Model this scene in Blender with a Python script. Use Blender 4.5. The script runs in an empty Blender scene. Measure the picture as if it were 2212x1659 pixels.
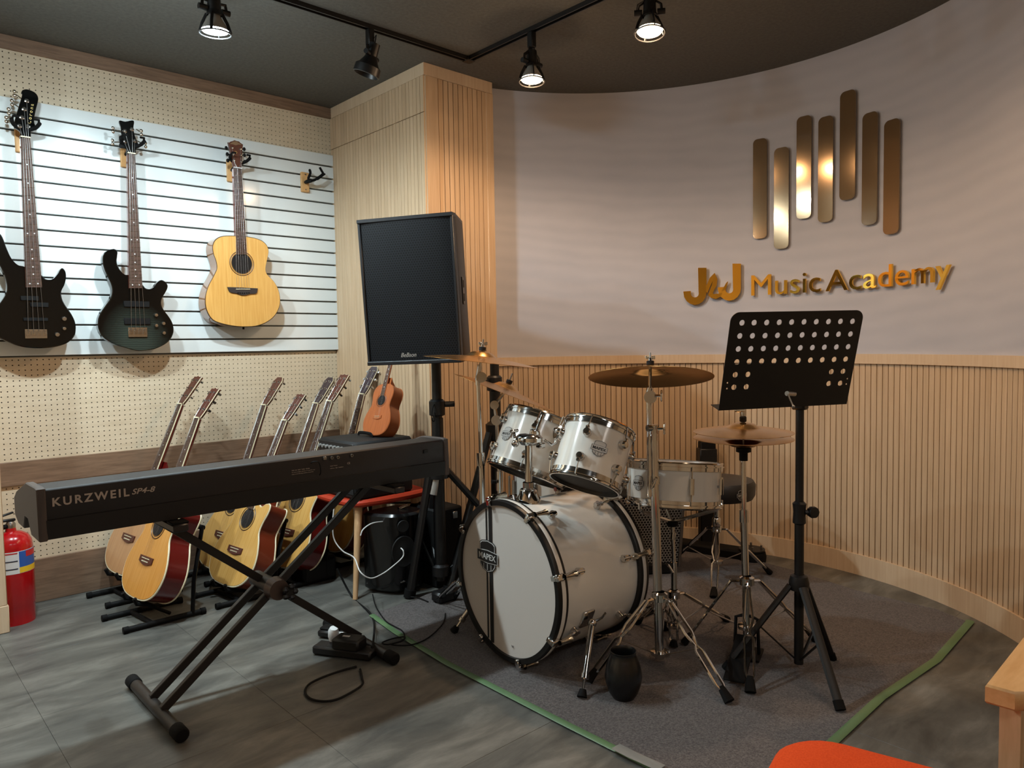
import bpy, math, random
import numpy as np
from mathutils import Vector, Matrix
random.seed(7)
S = bpy.context.scene
COL = S.collection
PI = math.pi
# ------------------------------------------------------------------ camera
FPX, CX, CY, CAMH = 1586.6, 1106.0, 829.5, 1.221
YAW, PITCH, ROLL = 0.74323, 0.0539066, 0.0164089
def cam_axes():
    c, s = math.cos(YAW), math.sin(YAW); cp, sp = math.cos(PITCH), math.sin(PITCH)
    cr, sr = math.cos(ROLL), math.sin(ROLL)
    F = Vector((s*cp, c*cp, -sp)); r = Vector((c, -s, 0)); d = F.cross(r)
    return r*cr+d*sr, -r*sr+d*cr, F
RX, DY, FW = cam_axes()
CAM = Vector((0, 0, CAMH))
cd = bpy.data.cameras.new('camera'); cam = bpy.data.objects.new('camera', cd); COL.objects.link(cam)
cd.sensor_width = 36; cd.lens = FPX/2212*36; cd.clip_start = 0.05
m = Matrix((RX, -DY, -FW)).transposed().to_4x4(); m.translation = CAM; cam.matrix_world = m
S.camera = cam
# ------------------------------------------------------------------ world, light, exposure
S.view_settings.view_transform = 'Standard'; S.view_settings.look = 'None'
S.view_settings.exposure = 0.45; S.view_settings.gamma = 1; S.view_settings.use_curve_mapping = False
w = bpy.data.worlds.new('world'); S.world = w; w.use_nodes = True
w.node_tree.nodes['Background'].inputs[0].default_value = (0.02, 0.02, 0.022, 1)
w.node_tree.nodes['Background'].inputs[1].default_value = 1
COOL = (0.78, 0.94, 1.0); WARM = (1.0, 0.65, 0.385)
# (track position x, y, lit, colour, aim point, watts, cone degrees)
CZ = 2.709            # ceiling height
TRY, TRX = 3.0, 2.49  # ceiling track: one arm along y=3.0, the other along x=2.49
def area(name, loc, aim, sx, sy, watts, col):
    l = bpy.data.lights.new(name, 'AREA'); l.shape = 'RECTANGLE'; l.size = sx; l.size_y = sy; l.energy = watts; l.color = col
    o = bpy.data.objects.new(name, l); COL.objects.link(o); o.location = loc
    o.rotation_euler = (Vector(aim)-Vector(loc)).to_track_quat('-Z', 'Y').to_euler(); return o
# unseen fill lamps added overhead behind the camera, for general ambient light
area('room_fill_light', (-0.6, -1.4, 2.68), (-0.6, -1.4, 0), 1.2, 0.6, 14, (0.93, 0.97, 1.0))
area('room_fill_light', (1.4, -1.6, 2.68), (1.4, -1.6, 0), 1.2, 0.6, 9, (1.0, 0.93, 0.85))
# ------------------------------------------------------------------ pixel helpers (photo 2212 x 1659): a pixel plus one known coordinate gives a point
def ray(px, py): return RX*((px-CX)/FPX)+DY*((py-CY)/FPX)+FW
def at(px, py, X=None, Y=None, Z=None, D=None):
    d = ray(px, py)
    if X is not None: t = X/d.x
    elif Y is not None: t = Y/d.y
    elif Z is not None: t = (Z-CAMH)/d.z
    else: t = D
    return CAM+d*t
V = Vector
# ------------------------------------------------------------------ materials
def lin(c):
    return tuple(((x/255)/12.92 if x/255 <= .04045 else ((x/255+.055)/1.055)**2.4) for x in c)+(1,)
MATS = {}
def mat(name, rgb, rough=.5, metal=0, spec=.5, coat=0, emit=None, estr=0, trans=0, sheen=0):
    if name in MATS: return MATS[name]
    m = bpy.data.materials.new(name); m.use_nodes = True; b = m.node_tree.nodes['Principled BSDF']
    b.inputs['Base Color'].default_value = lin(rgb); b.inputs['Roughness'].default_value = rough
    b.inputs['Metallic'].default_value = metal; b.inputs['Specular IOR Level'].default_value = spec
    b.inputs['Coat Weight'].default_value = coat; b.inputs['Coat Roughness'].default_value = .04
    b.inputs['Transmission Weight'].default_value = trans
    if sheen: b.inputs['Sheen Weight'].default_value = sheen
    if emit: b.inputs['Emission Color'].default_value = (*emit, 1); b.inputs['Emission Strength'].default_value = estr
    MATS[name] = m; return m
def nd(m, t, **k):
    n = m.node_tree.nodes.new(t)
    for a, v in k.items(): setattr(n, a, v)
    return n
def lk(m, a, b): m.node_tree.links.new(a, b)
def grain(m, c1, c2, scale=(1, 1, 1), nscale=8, detail=6, rough=.6, bump=0, bumpd=.002, coord='Object', dist=.0, p0=.3, p1=.7, rnd=0):
    """two-colour noise, stretched; optional per-object tint and bump"""
    b = m.node_tree.nodes['Principled BSDF']
    tc = nd(m, 'ShaderNodeTexCoord'); mp = nd(m, 'ShaderNodeMapping'); mp.inputs['Scale'].default_value = scale
    lk(m, tc.outputs[coord], mp.inputs[0])
    vec = mp.outputs[0]
    oi = None
    if rnd:
        oi = nd(m, 'ShaderNodeObjectInfo'); ad = nd(m, 'ShaderNodeVectorMath', operation='ADD')
        sc = nd(m, 'ShaderNodeMath', operation='MULTIPLY'); sc.inputs[1].default_value = 37
        lk(m, oi.outputs['Random'], sc.inputs[0]); lk(m, vec, ad.inputs[0]); lk(m, sc.outputs[0], ad.inputs[1]); vec = ad.outputs[0]
    n = nd(m, 'ShaderNodeTexNoise'); n.inputs['Scale'].default_value = nscale; n.inputs['Detail'].default_value = detail
    n.inputs['Roughness'].default_value = rough; n.inputs['Distortion'].default_value = dist
    lk(m, vec, n.inputs['Vector'])
    r = nd(m, 'ShaderNodeValToRGB'); r.color_ramp.elements[0].position = p0; r.color_ramp.elements[1].position = p1
    r.color_ramp.elements[0].color = lin(c1); r.color_ramp.elements[1].color = lin(c2)
    lk(m, n.outputs['Fac'], r.inputs[0]); out = r.outputs[0]
    if rnd:
        hs = nd(m, 'ShaderNodeHueSaturation'); mr = nd(m, 'ShaderNodeMapRange')
        mr.inputs['To Min'].default_value = 1-rnd; mr.inputs['To Max'].default_value = 1+rnd
        lk(m, oi.outputs['Random'], mr.inputs[0]); lk(m, mr.outputs[0], hs.inputs['Value']); lk(m, out, hs.inputs['Color']); out = hs.outputs[0]
    lk(m, out, b.inputs['Base Color'])
    if bump:
        bp = nd(m, 'ShaderNodeBump'); bp.inputs['Strength'].default_value = bump; bp.inputs['Distance'].default_value = bumpd
        lk(m, n.outputs['Fac'], bp.inputs['Height']); lk(m, bp.outputs[0], b.inputs['Normal'])
    return m
black = mat('black_paint', (13, 12, 12), .4)
blackm = mat('black_matte', (10, 9, 9), .7, spec=.25)
rubber = mat('black_rubber', (11, 10, 10), .8, spec=.2)
plastic = mat('black_plastic', (14, 13, 14), .45)
chrome = mat('chrome', (205, 203, 200), .09, 1)
steel = mat('brushed_steel', (165, 163, 160), .28, 1)
nickel = mat('nickel', (200, 192, 178), .22, 1)
white = mat('white_plastic', (232, 232, 230), .35)
ivory = mat('ivory_binding', (226, 214, 180), .35)
walnut = grain(mat('walnut_laminate', (130, 104, 84), .45), (108, 84, 66), (146, 118, 96), (2, 2, 26), 3, 8, .65, dist=.3)
oak = grain(mat('oak_laminate', (205, 176, 140), .5), (188, 158, 122), (214, 186, 150), (3, 3, 24), 3, 6, .6)
oakv = grain(mat('oak_slat', (202, 174, 134), .5), (192, 162, 128), (209, 181, 148), (20, 20, 1.0), 3, 5, .55, rnd=.05)
oakp = grain(mat('pale_oak_board', (210, 190, 160), .5), (204, 176, 144), (216, 192, 162), (26, 26, 1.2), 3, 6, .6)
oakd = mat('slat_backing', (104, 64, 34), .8)
pegm = grain(mat('pegboard_beech', (206, 192, 164), .6), (206, 188, 160), (218, 202, 176), (2, 2, 14), 3, 6, .6)
slatm = mat('white_slat_laminate', (226, 232, 232), .14, spec=.5)
alum = mat('aluminium_insert', (96, 96, 92), .4, .8)
ceilm = grain(mat('ceiling_paint', (92, 90, 85), .85, spec=.2), (92, 91, 87), (106, 105, 100), (1, 1, 1), 60, 4, .6, bump=.4, bumpd=.003)
creamw = mat('oak_toned_wall', (214, 186, 150), .7)
# wallpaper : grey with faint overlapping waves
wallp = mat('grey_wallpaper', (150, 147, 152), .55, spec=.35)
def wallpaper(m):
    b = m.node_tree.nodes['Principled BSDF']; tc = nd(m, 'ShaderNodeTexCoord')
    mp = nd(m, 'ShaderNodeMapping'); mp.inputs['Scale'].default_value = (1.5, 1.5, 3.2); lk(m, tc.outputs['Object'], mp.inputs[0])
    wv = nd(m, 'ShaderNodeTexWave', wave_type='RINGS', rings_direction='Y'); wv.inputs['Scale'].default_value = 1.3
    wv.inputs['Distortion'].default_value = 5; wv.inputs['Detail'].default_value = 2.5; wv.inputs['Detail Scale'].default_value = 1.2; lk(m, mp.outputs[0], wv.inputs[0])
    n = nd(m, 'ShaderNodeTexNoise'); n.inputs['Scale'].default_value = 2.4; n.inputs['Detail'].default_value = 5; lk(m, mp.outputs[0], n.inputs[0])
    mx = nd(m, 'ShaderNodeMath', operation='MULTIPLY_ADD'); mx.inputs[1].default_value = .3; lk(m, wv.outputs['Fac'], mx.inputs[0]); lk(m, n.outputs['Fac'], mx.inputs[2])
    r = nd(m, 'ShaderNodeValToRGB'); r.color_ramp.elements[0].position = .35; r.color_ramp.elements[1].position = .95
    r.color_ramp.elements[0].color = lin((177, 178, 187)); r.color_ramp.elements[1].color = lin((186, 186, 194)); lk(m, mx.outputs[0], r.inputs[0]); lk(m, r.outputs[0], b.inputs['Base Color'])
wallpaper(wallp)
floorm = mat('vinyl_floor_tile', (120, 120, 114), .42, spec=.4)
def floormat(m):
    b = m.node_tree.nodes['Principled BSDF']; tc = nd(m, 'ShaderNodeNewGeometry')
    mp = nd(m, 'ShaderNodeMapping'); mp.inputs['Scale'].default_value = (1.2, 3.4, 1); lk(m, tc.outputs['Position'], mp.inputs[0])
    n = nd(m, 'ShaderNodeTexNoise'); n.inputs['Scale'].default_value = 2.2; n.inputs['Detail'].default_value = 9; n.inputs['Roughness'].default_value = .66; n.inputs['Distortion'].default_value = .35; lk(m, mp.outputs[0], n.inputs[0])
    r = nd(m, 'ShaderNodeValToRGB'); e = r.color_ramp.elements; e[0].position = .3; e[0].color = lin((60, 60, 58)); e[1].position = .72; e[1].color = lin((124, 122, 115))
    k = e.new(.5); k.color = lin((90, 89, 84)); lk(m, n.outputs['Fac'], r.inputs[0])
    oi = nd(m, 'ShaderNodeObjectInfo'); hs = nd(m, 'ShaderNodeHueSaturation'); mr = nd(m, 'ShaderNodeMapRange'); mr.inputs['To Min'].default_value = .98; mr.inputs['To Max'].default_value = 1.02
    lk(m, oi.outputs['Random'], mr.inputs[0]); lk(m, mr.outputs[0], hs.inputs['Value']); lk(m, r.outputs[0], hs.inputs['Color']); lk(m, hs.outputs[0], b.inputs['Base Color'])
floormat(floorm)
rugm = grain(mat('grey_needle_carpet', (98, 96, 100), .95, spec=.1, sheen=.2), (58, 53, 52), (112, 105, 103), (1, 1, 1), 170, 3, .8, bump=.8, bumpd=.004, p0=.35, p1=.65)
greentape = mat('green_tape', (92, 122, 84), .4)
drumw = mat('white_lacquer', (226, 222, 214), .16, spec=.5, coat=.5)
drumhead = mat('coated_drum_head', (206, 198, 190), .5)
darkhead = mat('black_drum_head', (9, 7, 7), .6, spec=.25)
gold = mat('gold_mirror', (255, 200, 84), .06, 1)
bronze = mat('bronze_mirror', (132, 108, 78), .13, .6, coat=.5)
def cymbalmat(m):
    b = m.node_tree.nodes['Principled BSDF']; tc = nd(m, 'ShaderNodeTexCoord')
    wv = nd(m, 'ShaderNodeTexWave', wave_type='RINGS', rings_direction='SPHERICAL'); wv.inputs['Scale'].default_value = 60; wv.inputs['Distortion'].default_value = 1; lk(m, tc.outputs['Object'], wv.inputs[0])
    bp = nd(m, 'ShaderNodeBump'); bp.inputs['Strength'].default_value = .12; bp.inputs['Distance'].default_value = .001; lk(m, wv.outputs['Fac'], bp.inputs['Height']); lk(m, bp.outputs[0], b.inputs['Normal'])
cym = mat('bronze_cymbal', (214, 168, 106), .24, 1); cymbalmat(cym)
red = mat('extinguisher_red', (176, 10, 18), .22, coat=.4)
orange = mat('orange_vinyl', (178, 50, 20), .55)
orangef = grain(mat('orange_fabric', (214, 72, 24), .9, spec=.2), (206, 66, 20), (222, 82, 32), (1, 1, 1), 300, 2, .6, bump=.3, bumpd=.001)
beech = grain(mat('beech_wood', (214, 166, 108), .45), (204, 154, 96), (222, 176, 120), (3, 18, 18), 3, 5, .6)
beechv = grain(mat('beech_leg', (204, 164, 122), .5), (190, 150, 106), (214, 174, 132), (18, 18, 2), 3, 5, .6)
spruce = grain(mat('spruce_top', (222, 168, 92), .24, coat=.4), (214, 158, 80), (230, 180, 104), (1, 1, 1), 4, 4, .5, coord='UV')
spruce.node_tree.nodes['Mapping'].inputs['Scale'].default_value = (30, 1.2, 1)
spruce2 = grain(mat('amber_spruce_top', (214, 150, 72), .24, coat=.4), (206, 138, 58), (222, 158, 80), (30, 1.2, 1), 4, 4, .5, coord='UV')
cedar = grain(mat('pale_cedar_top', (196, 146, 100), .3, coat=.3), (186, 134, 90), (204, 156, 110), (30, 1.2, 1), 4, 4, .5, coord='UV')
mahred = mat('red_mahogany', (98, 22, 18), .2, coat=.5)
mahbrown = mat('brown_mahogany', (112, 46, 26), .24, coat=.4)
rosew = grain(mat('rosewood_board', (84, 58, 46), .6, spec=.3), (62, 42, 34), (88, 62, 50), (1, 1, 1), 60, 3, .5)
headv = mat('rosewood_headstock', (86, 44, 32), .4)
koa = grain(mat('ukulele_mahogany', (172, 92, 44), .4), (160, 82, 38), (184, 102, 52), (30, 2, 1), 4, 4, .5, coord='UV')
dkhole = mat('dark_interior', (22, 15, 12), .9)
lcdblue = mat('label_blue', (38, 84, 160), .4); labwhite = mat('label_white', (222, 222, 222), .45); labyel = mat('label_yellow', (226, 184, 40), .45); labred = mat('label_red', (190, 30, 40), .45)
greytxt = mat('grey_print', (176, 162, 150), .5); silvertxt = mat('silver_print', (188, 184, 178), .35, .5); ledgrey = mat('light_grey_knob', (140, 138, 134), .4)
def hexgrid(m, cell, rad, cin, cout, metal=0):
    """perforated sheet: round holes on a hexagonal grid, from UV in metres"""
    b = m.node_tree.nodes['Principled BSDF']; tc = nd(m, 'ShaderNodeTexCoord')
    def frac(off):
        mp = nd(m, 'ShaderNodeMapping'); mp.inputs['Scale'].default_value = (1/cell, 1/(cell*1.732), 1); mp.inputs['Location'].default_value = (off, off, 0); lk(m, tc.outputs['UV'], mp.inputs[0])
        f = nd(m, 'ShaderNodeVectorMath', operation='FRACTION'); lk(m, mp.outputs[0], f.inputs[0])
        s = nd(m, 'ShaderNodeVectorMath', operation='SUBTRACT'); s.inputs[1].default_value = (.5, .5, 0); lk(m, f.outputs[0], s.inputs[0])
        k = nd(m, 'ShaderNodeVectorMath', operation='MULTIPLY'); k.inputs[1].default_value = (1, 1.732, 0); lk(m, s.outputs[0], k.inputs[0])
        l = nd(m, 'ShaderNodeVectorMath', operation='LENGTH'); lk(m, k.outputs[0], l.inputs[0]); return l.outputs['Value']
    mn = nd(m, 'ShaderNodeMath', operation='MINIMUM'); lk(m, frac(0), mn.inputs[0]); lk(m, frac(.5), mn.inputs[1])
    r = nd(m, 'ShaderNodeValToRGB'); e = r.color_ramp.elements; e[0].position = rad-.05; e[0].color = lin(cin); e[1].position = rad+.03; e[1].color = lin(cout)
    lk(m, mn.outputs[0], r.inputs[0]); lk(m, r.outputs[0], b.inputs['Base Color'])
    bp = nd(m, 'ShaderNodeBump'); bp.inputs['Strength'].default_value = .6; bp.inputs['Distance'].default_value = .002; lk(m, r.outputs[0], bp.inputs['Height']); lk(m, bp.outputs[0], b.inputs['Normal'])
    return m
grillm = hexgrid(mat('black_hex_grille', (20, 20, 22), .55, spec=.2), .0125, .4, (3, 3, 4), (24, 26, 30))
ampgrill = hexgrid(mat('silver_hex_grille', (90, 90, 90), .4), .016, .4, (6, 6, 6), (160, 156, 150))
# ------------------------------------------------------------------ mesh builder
def frame(axis, up=None):
    a = V(axis).normalized(); u = V(up) if up is not None else (V((0, 0, 1)) if abs(a.z) < .9 else V((1, 0, 0)))
    x = u.cross(a).normalized(); y = a.cross(x); return x, y, a
def crom(P, n=6, closed=True):
    P = [V(p) for p in P]; out = []; N = len(P)
    for i in range(N if closed else N-1):
        g = (lambda k: P[k % N]) if closed else (lambda k: P[max(0, min(N-1, k))])
        a, b, c, d = g(i-1), g(i), g(i+1), g(i+2)
        for j in range(n):
            t = j/n; out.append(.5*((2*b)+(c-a)*t+(2*a-5*b+4*c-d)*t*t+(3*b-a-3*c+d)*t**3))
    if not closed: out.append(P[-1])
    return out
class MB:
    def __init__(s): s.v = []; s.f = []; s.m = []; s.uvf = None
    def add(s, vs, fs, mi=0):
        b = len(s.v); s.v += [V(p) for p in vs]; s.f += [tuple(i+b for i in f) for f in fs]; s.m += [mi]*len(fs); return s
    def box(s, c, d, ax=None, b=0, mi=0):
        """centre, full size, optional axes (x,y,z), chamfer"""
        c = V(c); X, Y, Z = ax if ax else (V((1, 0, 0)), V((0, 1, 0)), V((0, 0, 1)))
        h = [k/2 for k in d]; P = lambda x, y, z: c+X*x+Y*y+Z*z
        if not b:
            vs = [P(i*h[0], j*h[1], k*h[2]) for i in (-1, 1) for j in (-1, 1) for k in (-1, 1)]
            return s.add(vs, [(0, 1, 3, 2), (4, 6, 7, 5), (0, 4, 5, 1), (2, 3, 7, 6), (0, 2, 6, 4), (1, 5, 7, 3)], mi)
        vs = []; idx = {}
        for i in (-1, 1):
            for j in (-1, 1):
                for k in (-1, 1):
                    for a in range(3):
                        o = [h[0]-b, h[1]-b, h[2]-b]; o[a] = h[a]
                        idx[(i, j, k, a)] = len(vs); vs.append(P(i*o[0], j*o[1], k*o[2]))
        fs = []
        for a in range(3):
            u, w_ = [q for q in range(3) if q != a]
            for sg in (-1, 1):
                q = []
                for (p1, p2) in ((-1, -1), (1, -1), (1, 1), (-1, 1)):
                    t = [0, 0, 0]; t[a] = sg; t[u] = p1; t[w_] = p2; q.append(idx[(*t, a)])
                fs.append(q)
        for a in range(3):      # edges parallel to axis a
            u, w_ = [q for q in range(3) if q != a]
            for p1 in (-1, 1):
                for p2 in (-1, 1):
                    q = []
                    for (sg, wh) in ((-1, u), (1, u), (1, w_), (-1, w_)):
                        t = [0, 0, 0]; t[a] = sg; t[u] = p1; t[w_] = p2; q.append(idx[(*t, wh)])
                    fs.append(q)
        for i in (-1, 1):
            for j in (-1, 1):
                for k in (-1, 1): fs.append([idx[(i, j, k, a)] for a in range(3)])
        return s.add(vs, fs, mi)
    def lathe(s, prof, o, axis=(0, 0, 1), n=32, up=None, mi=0, sx=1, sy=1):
        """prof: (radius, height) list; radius 0 closes"""
        x, y, a = frame(axis, up); o = V(o); vs = []; fs = []; rings = []
        for r, h in prof:
            if r <= 1e-6: rings.append([len(vs)]); vs.append(o+a*h)
            else:
                rings.append(list(range(len(vs), len(vs)+n)))
                vs += [o+a*h+x*(r*sx*math.cos(2*PI*k/n))+y*(r*sy*math.sin(2*PI*k/n)) for k in range(n)]
        for A, B in zip(rings, rings[1:]):
            if len(A) == 1 and len(B) == 1: continue
            for k in range(n):
                k2 = (k+1) % n
                if len(A) == 1: fs.append((A[0], B[k2], B[k]))
                elif len(B) == 1: fs.append((A[k], A[k2], B[0]))
                else: fs.append((A[k], A[k2], B[k2], B[k]))
        return s.add(vs, fs, mi)
    def cyl(s, p0, p1, r0, r1=None, n=12, mi=0):
        p0 = V(p0); p1 = V(p1); r1 = r0 if r1 is None else r1; L = (p1-p0).length
        return s.lathe([(0, 0), (r0, 0), (r1, L), (0, L)], p0, p1-p0, n, mi=mi)
    def tube(s, pts, r, n=8, closed=False, flat=1, mi=0, up=None):
        pts = [V(p) for p in pts]; N = len(pts); vs = []; fs = []; px = None
        for i, p in enumerate(pts):
            a = (pts[(i+1) % N]-pts[i-1]) if closed else (pts[min(i+1, N-1)]-pts[max(i-1, 0)])
            a.normalize()
            if px is None: x = frame(a, up)[0]
            else:
                x = px-a*px.dot(a)
                x = x.normalized() if x.length > 1e-6 else frame(a)[0]
            px = x; y = a.cross(x); rr = r[i] if isinstance(r, (list, tuple)) else r
            vs += [p+x*(rr*math.cos(2*PI*k/n))+y*(rr*flat*math.sin(2*PI*k/n)) for k in range(n)]
        for i in range(N if closed else N-1):
            j = (i+1) % N
            for k in range(n): fs.append((i*n+k, i*n+(k+1) % n, j*n+(k+1) % n, j*n+k))
        if not closed: fs.append(tuple(reversed(range(n)))); fs.append(tuple((N-1)*n+k for k in range(n)))
        return s.add(vs, fs, mi)
    def torus(s, o, axis, R, r, n=36, m=8, mi=0, up=None):
        x, y, a = frame(axis, up); o = V(o)
        return s.tube([o+x*(R*math.cos(2*PI*k/n))+y*(R*math.sin(2*PI*k/n)) for k in range(n)], r, m, True, mi=mi)
    def prism(s, pts, ext, mi=0, cham=0):
        """pts: planar 3-D outline (front), ext: vector to the back; cham pulls the front edge in"""
        pts = [V(p) for p in pts]; ext = V(ext); n = len(pts)
        if cham:
            c = sum(pts, V())/n; e = ext.normalized(); ins = []
            for i in range(n):
                t = (pts[(i+1) % n]-pts[i-1]).normalized(); nn = t.cross(e)
                if nn.length < 1e-9: nn = (pts[i]-c)
                nn.normalize(); ins.append(nn)
            sg = 1 if sum(ins[i].dot(pts[i]-c) for i in range(n)) > 0 else -1
            fr = [pts[i]-ins[i]*sg*cham for i in range(n)]; md = [p+e*cham for p in pts]; m2 = [p+ext-e*cham for p in pts]; bk = [fr[i]+ext for i in range(n)]
            L = [fr, md, m2, bk]
        else: L = [pts, [p+ext for p in pts]]
        vs = [p for q in L for p in q]; fs = [tuple(range(n))]
        for k in range(len(L)-1):
            for i in range(n): fs.append((k*n+i, (k+1)*n+i, (k+1)*n+(i+1) % n, k*n+(i+1) % n))
        fs.append(tuple((len(L)-1)*n+i for i in reversed(range(n))))
        return s.add(vs, fs, mi)
    def ball(s, c, r, n=12, sc=(1, 1, 1), mi=0):
        m_ = n//2; vs = []; c = V(c)
        prof = [(math.sin(PI*i/m_), -math.cos(PI*i/m_)) for i in range(m_+1)]
        b = len(s.v); s.lathe([(max(0, p[0]*r), p[1]*r) for p in prof], (0, 0, 0), (0, 0, 1), n, mi=mi)
        for i in range(b, len(s.v)): q = s.v[i]; s.v[i] = c+V((q.x*sc[0], q.y*sc[1], q.z*sc[2]))
        return s
    def build(s, name, material, parent=None, smooth=40, uv=None, origin=None, **props):
        off = V((0, 0, 0)); 
        q = parent
        while q is not None: off += q.location; q = q.parent
        o0 = V(origin) if origin is not None else off
        me = bpy.data.meshes.new(name)
        me.from_pydata([tuple(p-o0) for p in s.v], [], s.f)
        for mm in (material if isinstance(material, (list, tuple)) else [material]): me.materials.append(mm)
        if any(s.m): me.polygons.foreach_set('material_index', s.m)
        if uv:
            ul = me.uv_layers.new(name='uv'); co = [uv(p) for p in s.v]
            ids = [0]*len(me.loops); me.loops.foreach_get('vertex_index', ids)
            ul.data.foreach_set('uv', [c for i in ids for c in co[i]])
        me.validate(); me.update()
        bmn = None
        import bmesh
        bmn = bmesh.new(); bmn.from_mesh(me); bmesh.ops.recalc_face_normals(bmn, faces=bmn.faces); bmn.to_mesh(me); bmn.free()
        if smooth:
            me.polygons.foreach_set('use_smooth', [True]*len(me.polygons)); me.set_sharp_from_angle(angle=math.radians(smooth))
        o = bpy.data.objects.new(name, me); COL.objects.link(o)
        if parent is not None: o.parent = parent
        o.location = o0-off
        for k, v_ in props.items(): o[k] = v_
        return o
def thing(name, label, cat, loc, group=None):
    o = bpy.data.objects.new(name, None); COL.objects.link(o); o.location = V(loc); o.empty_display_size = .05
    o['label'] = label; o['category'] = cat
    if group: o['group'] = group
    return o
def single(o, label, cat, group=None):
    o['label'] = label; o['category'] = cat
    if group: o['group'] = group
    return o
def struct(name, loc=(0, 0, 0)):
    o = bpy.data.objects.new(name, None); COL.objects.link(o); o.location = V(loc); o['kind'] = 'structure'; return o
def text(name, s, size, o, xd, yd, material, parent, ext=.001, spacing=1, align='LEFT', fit=None, bend=None, shear=0, offset=0, sx=1):
    """flat lettering: origin o, reading direction xd, up direction yd"""
    cu = bpy.data.curves.new('t', 'FONT'); cu.body = s; cu.size = size; cu.extrude = ext; cu.space_character = spacing; cu.align_x = align; cu.shear = shear; cu.offset = offset
    cu.resolution_u = 3
    ob = bpy.data.objects.new('t', cu); COL.objects.link(ob)
    if fit:
        def wid(sp): cu.space_character = sp; bpy.context.view_layer.update(); return ob.evaluated_get(bpy.context.evaluated_depsgraph_get()).dimensions.x*sx
        w1, w2 = wid(1), wid(1.5); cu.space_character = max(.7, 1+(fit-w1)/(w2-w1)*.5); bpy.context.view_layer.update()
    dg = bpy.context.evaluated_depsgraph_get(); me = bpy.data.meshes.new_from_object(ob.evaluated_get(dg)); bpy.data.objects.remove(ob)
    xd = V(xd).normalized(); yd = V(yd).normalized(); zd = xd.cross(yd); mb = MB()
    vs = [(bend(v.co) if bend else V(o)+xd*v.co.x*sx+yd*v.co.y+zd*(v.co.z+ext)) for v in me.vertices]
    mb.add(vs, [tuple(p.vertices) for p in me.polygons]); bpy.data.meshes.remove(me)
    return mb.build(name, material, parent, smooth=30)
# ================================================================== SETTING
WY = 4.19                        # left wall plane
AC = V((2.36, 1.838, 0)); AR = 1.515   # alcove centre and radius
PX0, PX1, PY = 2.349, 2.818, 3.2  # pillar
floor = struct('floor')
MB().box((1.0, .6, -.03), (7.4, 7.6, .05)).build('subfloor', mat('subfloor', (84, 84, 80), .8), floor)
TW = .61
tile0 = None
for i in range(-4, 6):
    for j in range(-4, 8):
        x = 1.06+i*TW; y = 2.85-j*TW+TW
        if x > 4.2 or y < -1.6: continue
        if tile0 is None:
            tile0 = MB().box((0, 0, -.0025), (TW-.0007, TW-.0007, .005), b=.0006).build('tile', floorm, floor, origin=(0, 0, 0)); t = tile0
        else: t = tile0.copy(); COL.objects.link(t)
        t.parent = floor; t.location = (x+TW/2, y+TW/2, 0)
ceil = MB().box((1.0, .6, CZ+.05), (7.4, 7.6, .1)).build('ceiling', ceilm, origin=(1, .6, CZ)); ceil['kind'] = 'structure'
# left wall
wl = struct('wall_left', (0, WY, 0)); WX0 = -2.4
def strip(name, z0, z1, proud, material, x0=WX0, x1=PX0, b=.002):
    return MB().box(((x0+x1)/2, WY-proud/2+.01, (z0+z1)/2), (x1-x0, proud+.02, z1-z0), b=b).build(name, material, wl)
MB().box((.5, WY+.09, CZ/2), (6.4, .1, CZ)).build('backing', mat('dark_cavity', (40, 32, 24), .9), wl)
strip('top_board', 2.643, CZ, .012, walnut); strip('middle_board', .584, .699, .014, walnut); strip('bottom_board', 0, .212, .014, walnut)
def pegboard(z0, z1, x0=WX0, x1=PX0, p=.0252, r=.0031, t=.006):
    nx = int((x1-x0)/p); nz = max(1, int(round((z1-z0)/p))); px = (x1-x0)/nx; pz = (z1-z0)/nz
    I, J = np.meshgrid(np.arange(nx), np.arange(nz), indexing='ij'); cx = x0+(I.ravel()+.5)*px; cz = z0+(J.ravel()+.5)*pz; n = len(cx)
    an = np.arange(8)*PI/4; sq = np.array([[1, 0], [1, 1], [0, 1], [-1, 1], [-1, 0], [-1, -1], [0, -1], [1, -1]])*.5
    v = np.zeros((n, 24, 3)); v[:, :8, 0] = cx[:, None]+sq[:, 0]*px; v[:, :8, 2] = cz[:, None]+sq[:, 1]*pz
    v[:, 8:16, 0] = v[:, 16:, 0] = cx[:, None]+r*np.cos(an); v[:, 8:16, 2] = v[:, 16:, 2] = cz[:, None]+r*np.sin(an)
    v[:, :16, 1] = 0; v[:, 16:, 1] = t
    f = []
    for k in range(8):
        k2 = (k+1) % 8; f += [(k, k2, 8+k2, 8+k), (8+k, 8+k2, 16+k2, 16+k)]
    F = (np.array(f)[None]+(np.arange(n)*24)[:, None, None]).reshape(-1, 4)
    me = bpy.data.meshes.new('pegboard'); V_ = v.reshape(-1, 3)
    me.vertices.add(len(V_)); me.vertices.foreach_set('co', V_.ravel()); me.loops.add(F.size); me.loops.foreach_set('vertex_index', F.ravel().astype(np.int32))
    me.polygons.add(len(F)); me.polygons.foreach_set('loop_start', np.arange(len(F), dtype=np.int32)*4); me.update(); me.validate(); me.polygons.foreach_set('use_smooth', [False]*len(me.polygons))
    me.materials.append(pegm); o = bpy.data.objects.new('pegboard', me); COL.objects.link(o); o.parent = wl; o.location = (0, 0, 0)
pegboard(2.416, 2.643); pegboard(.699, 1.197); pegboard(.212, .584)
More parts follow.
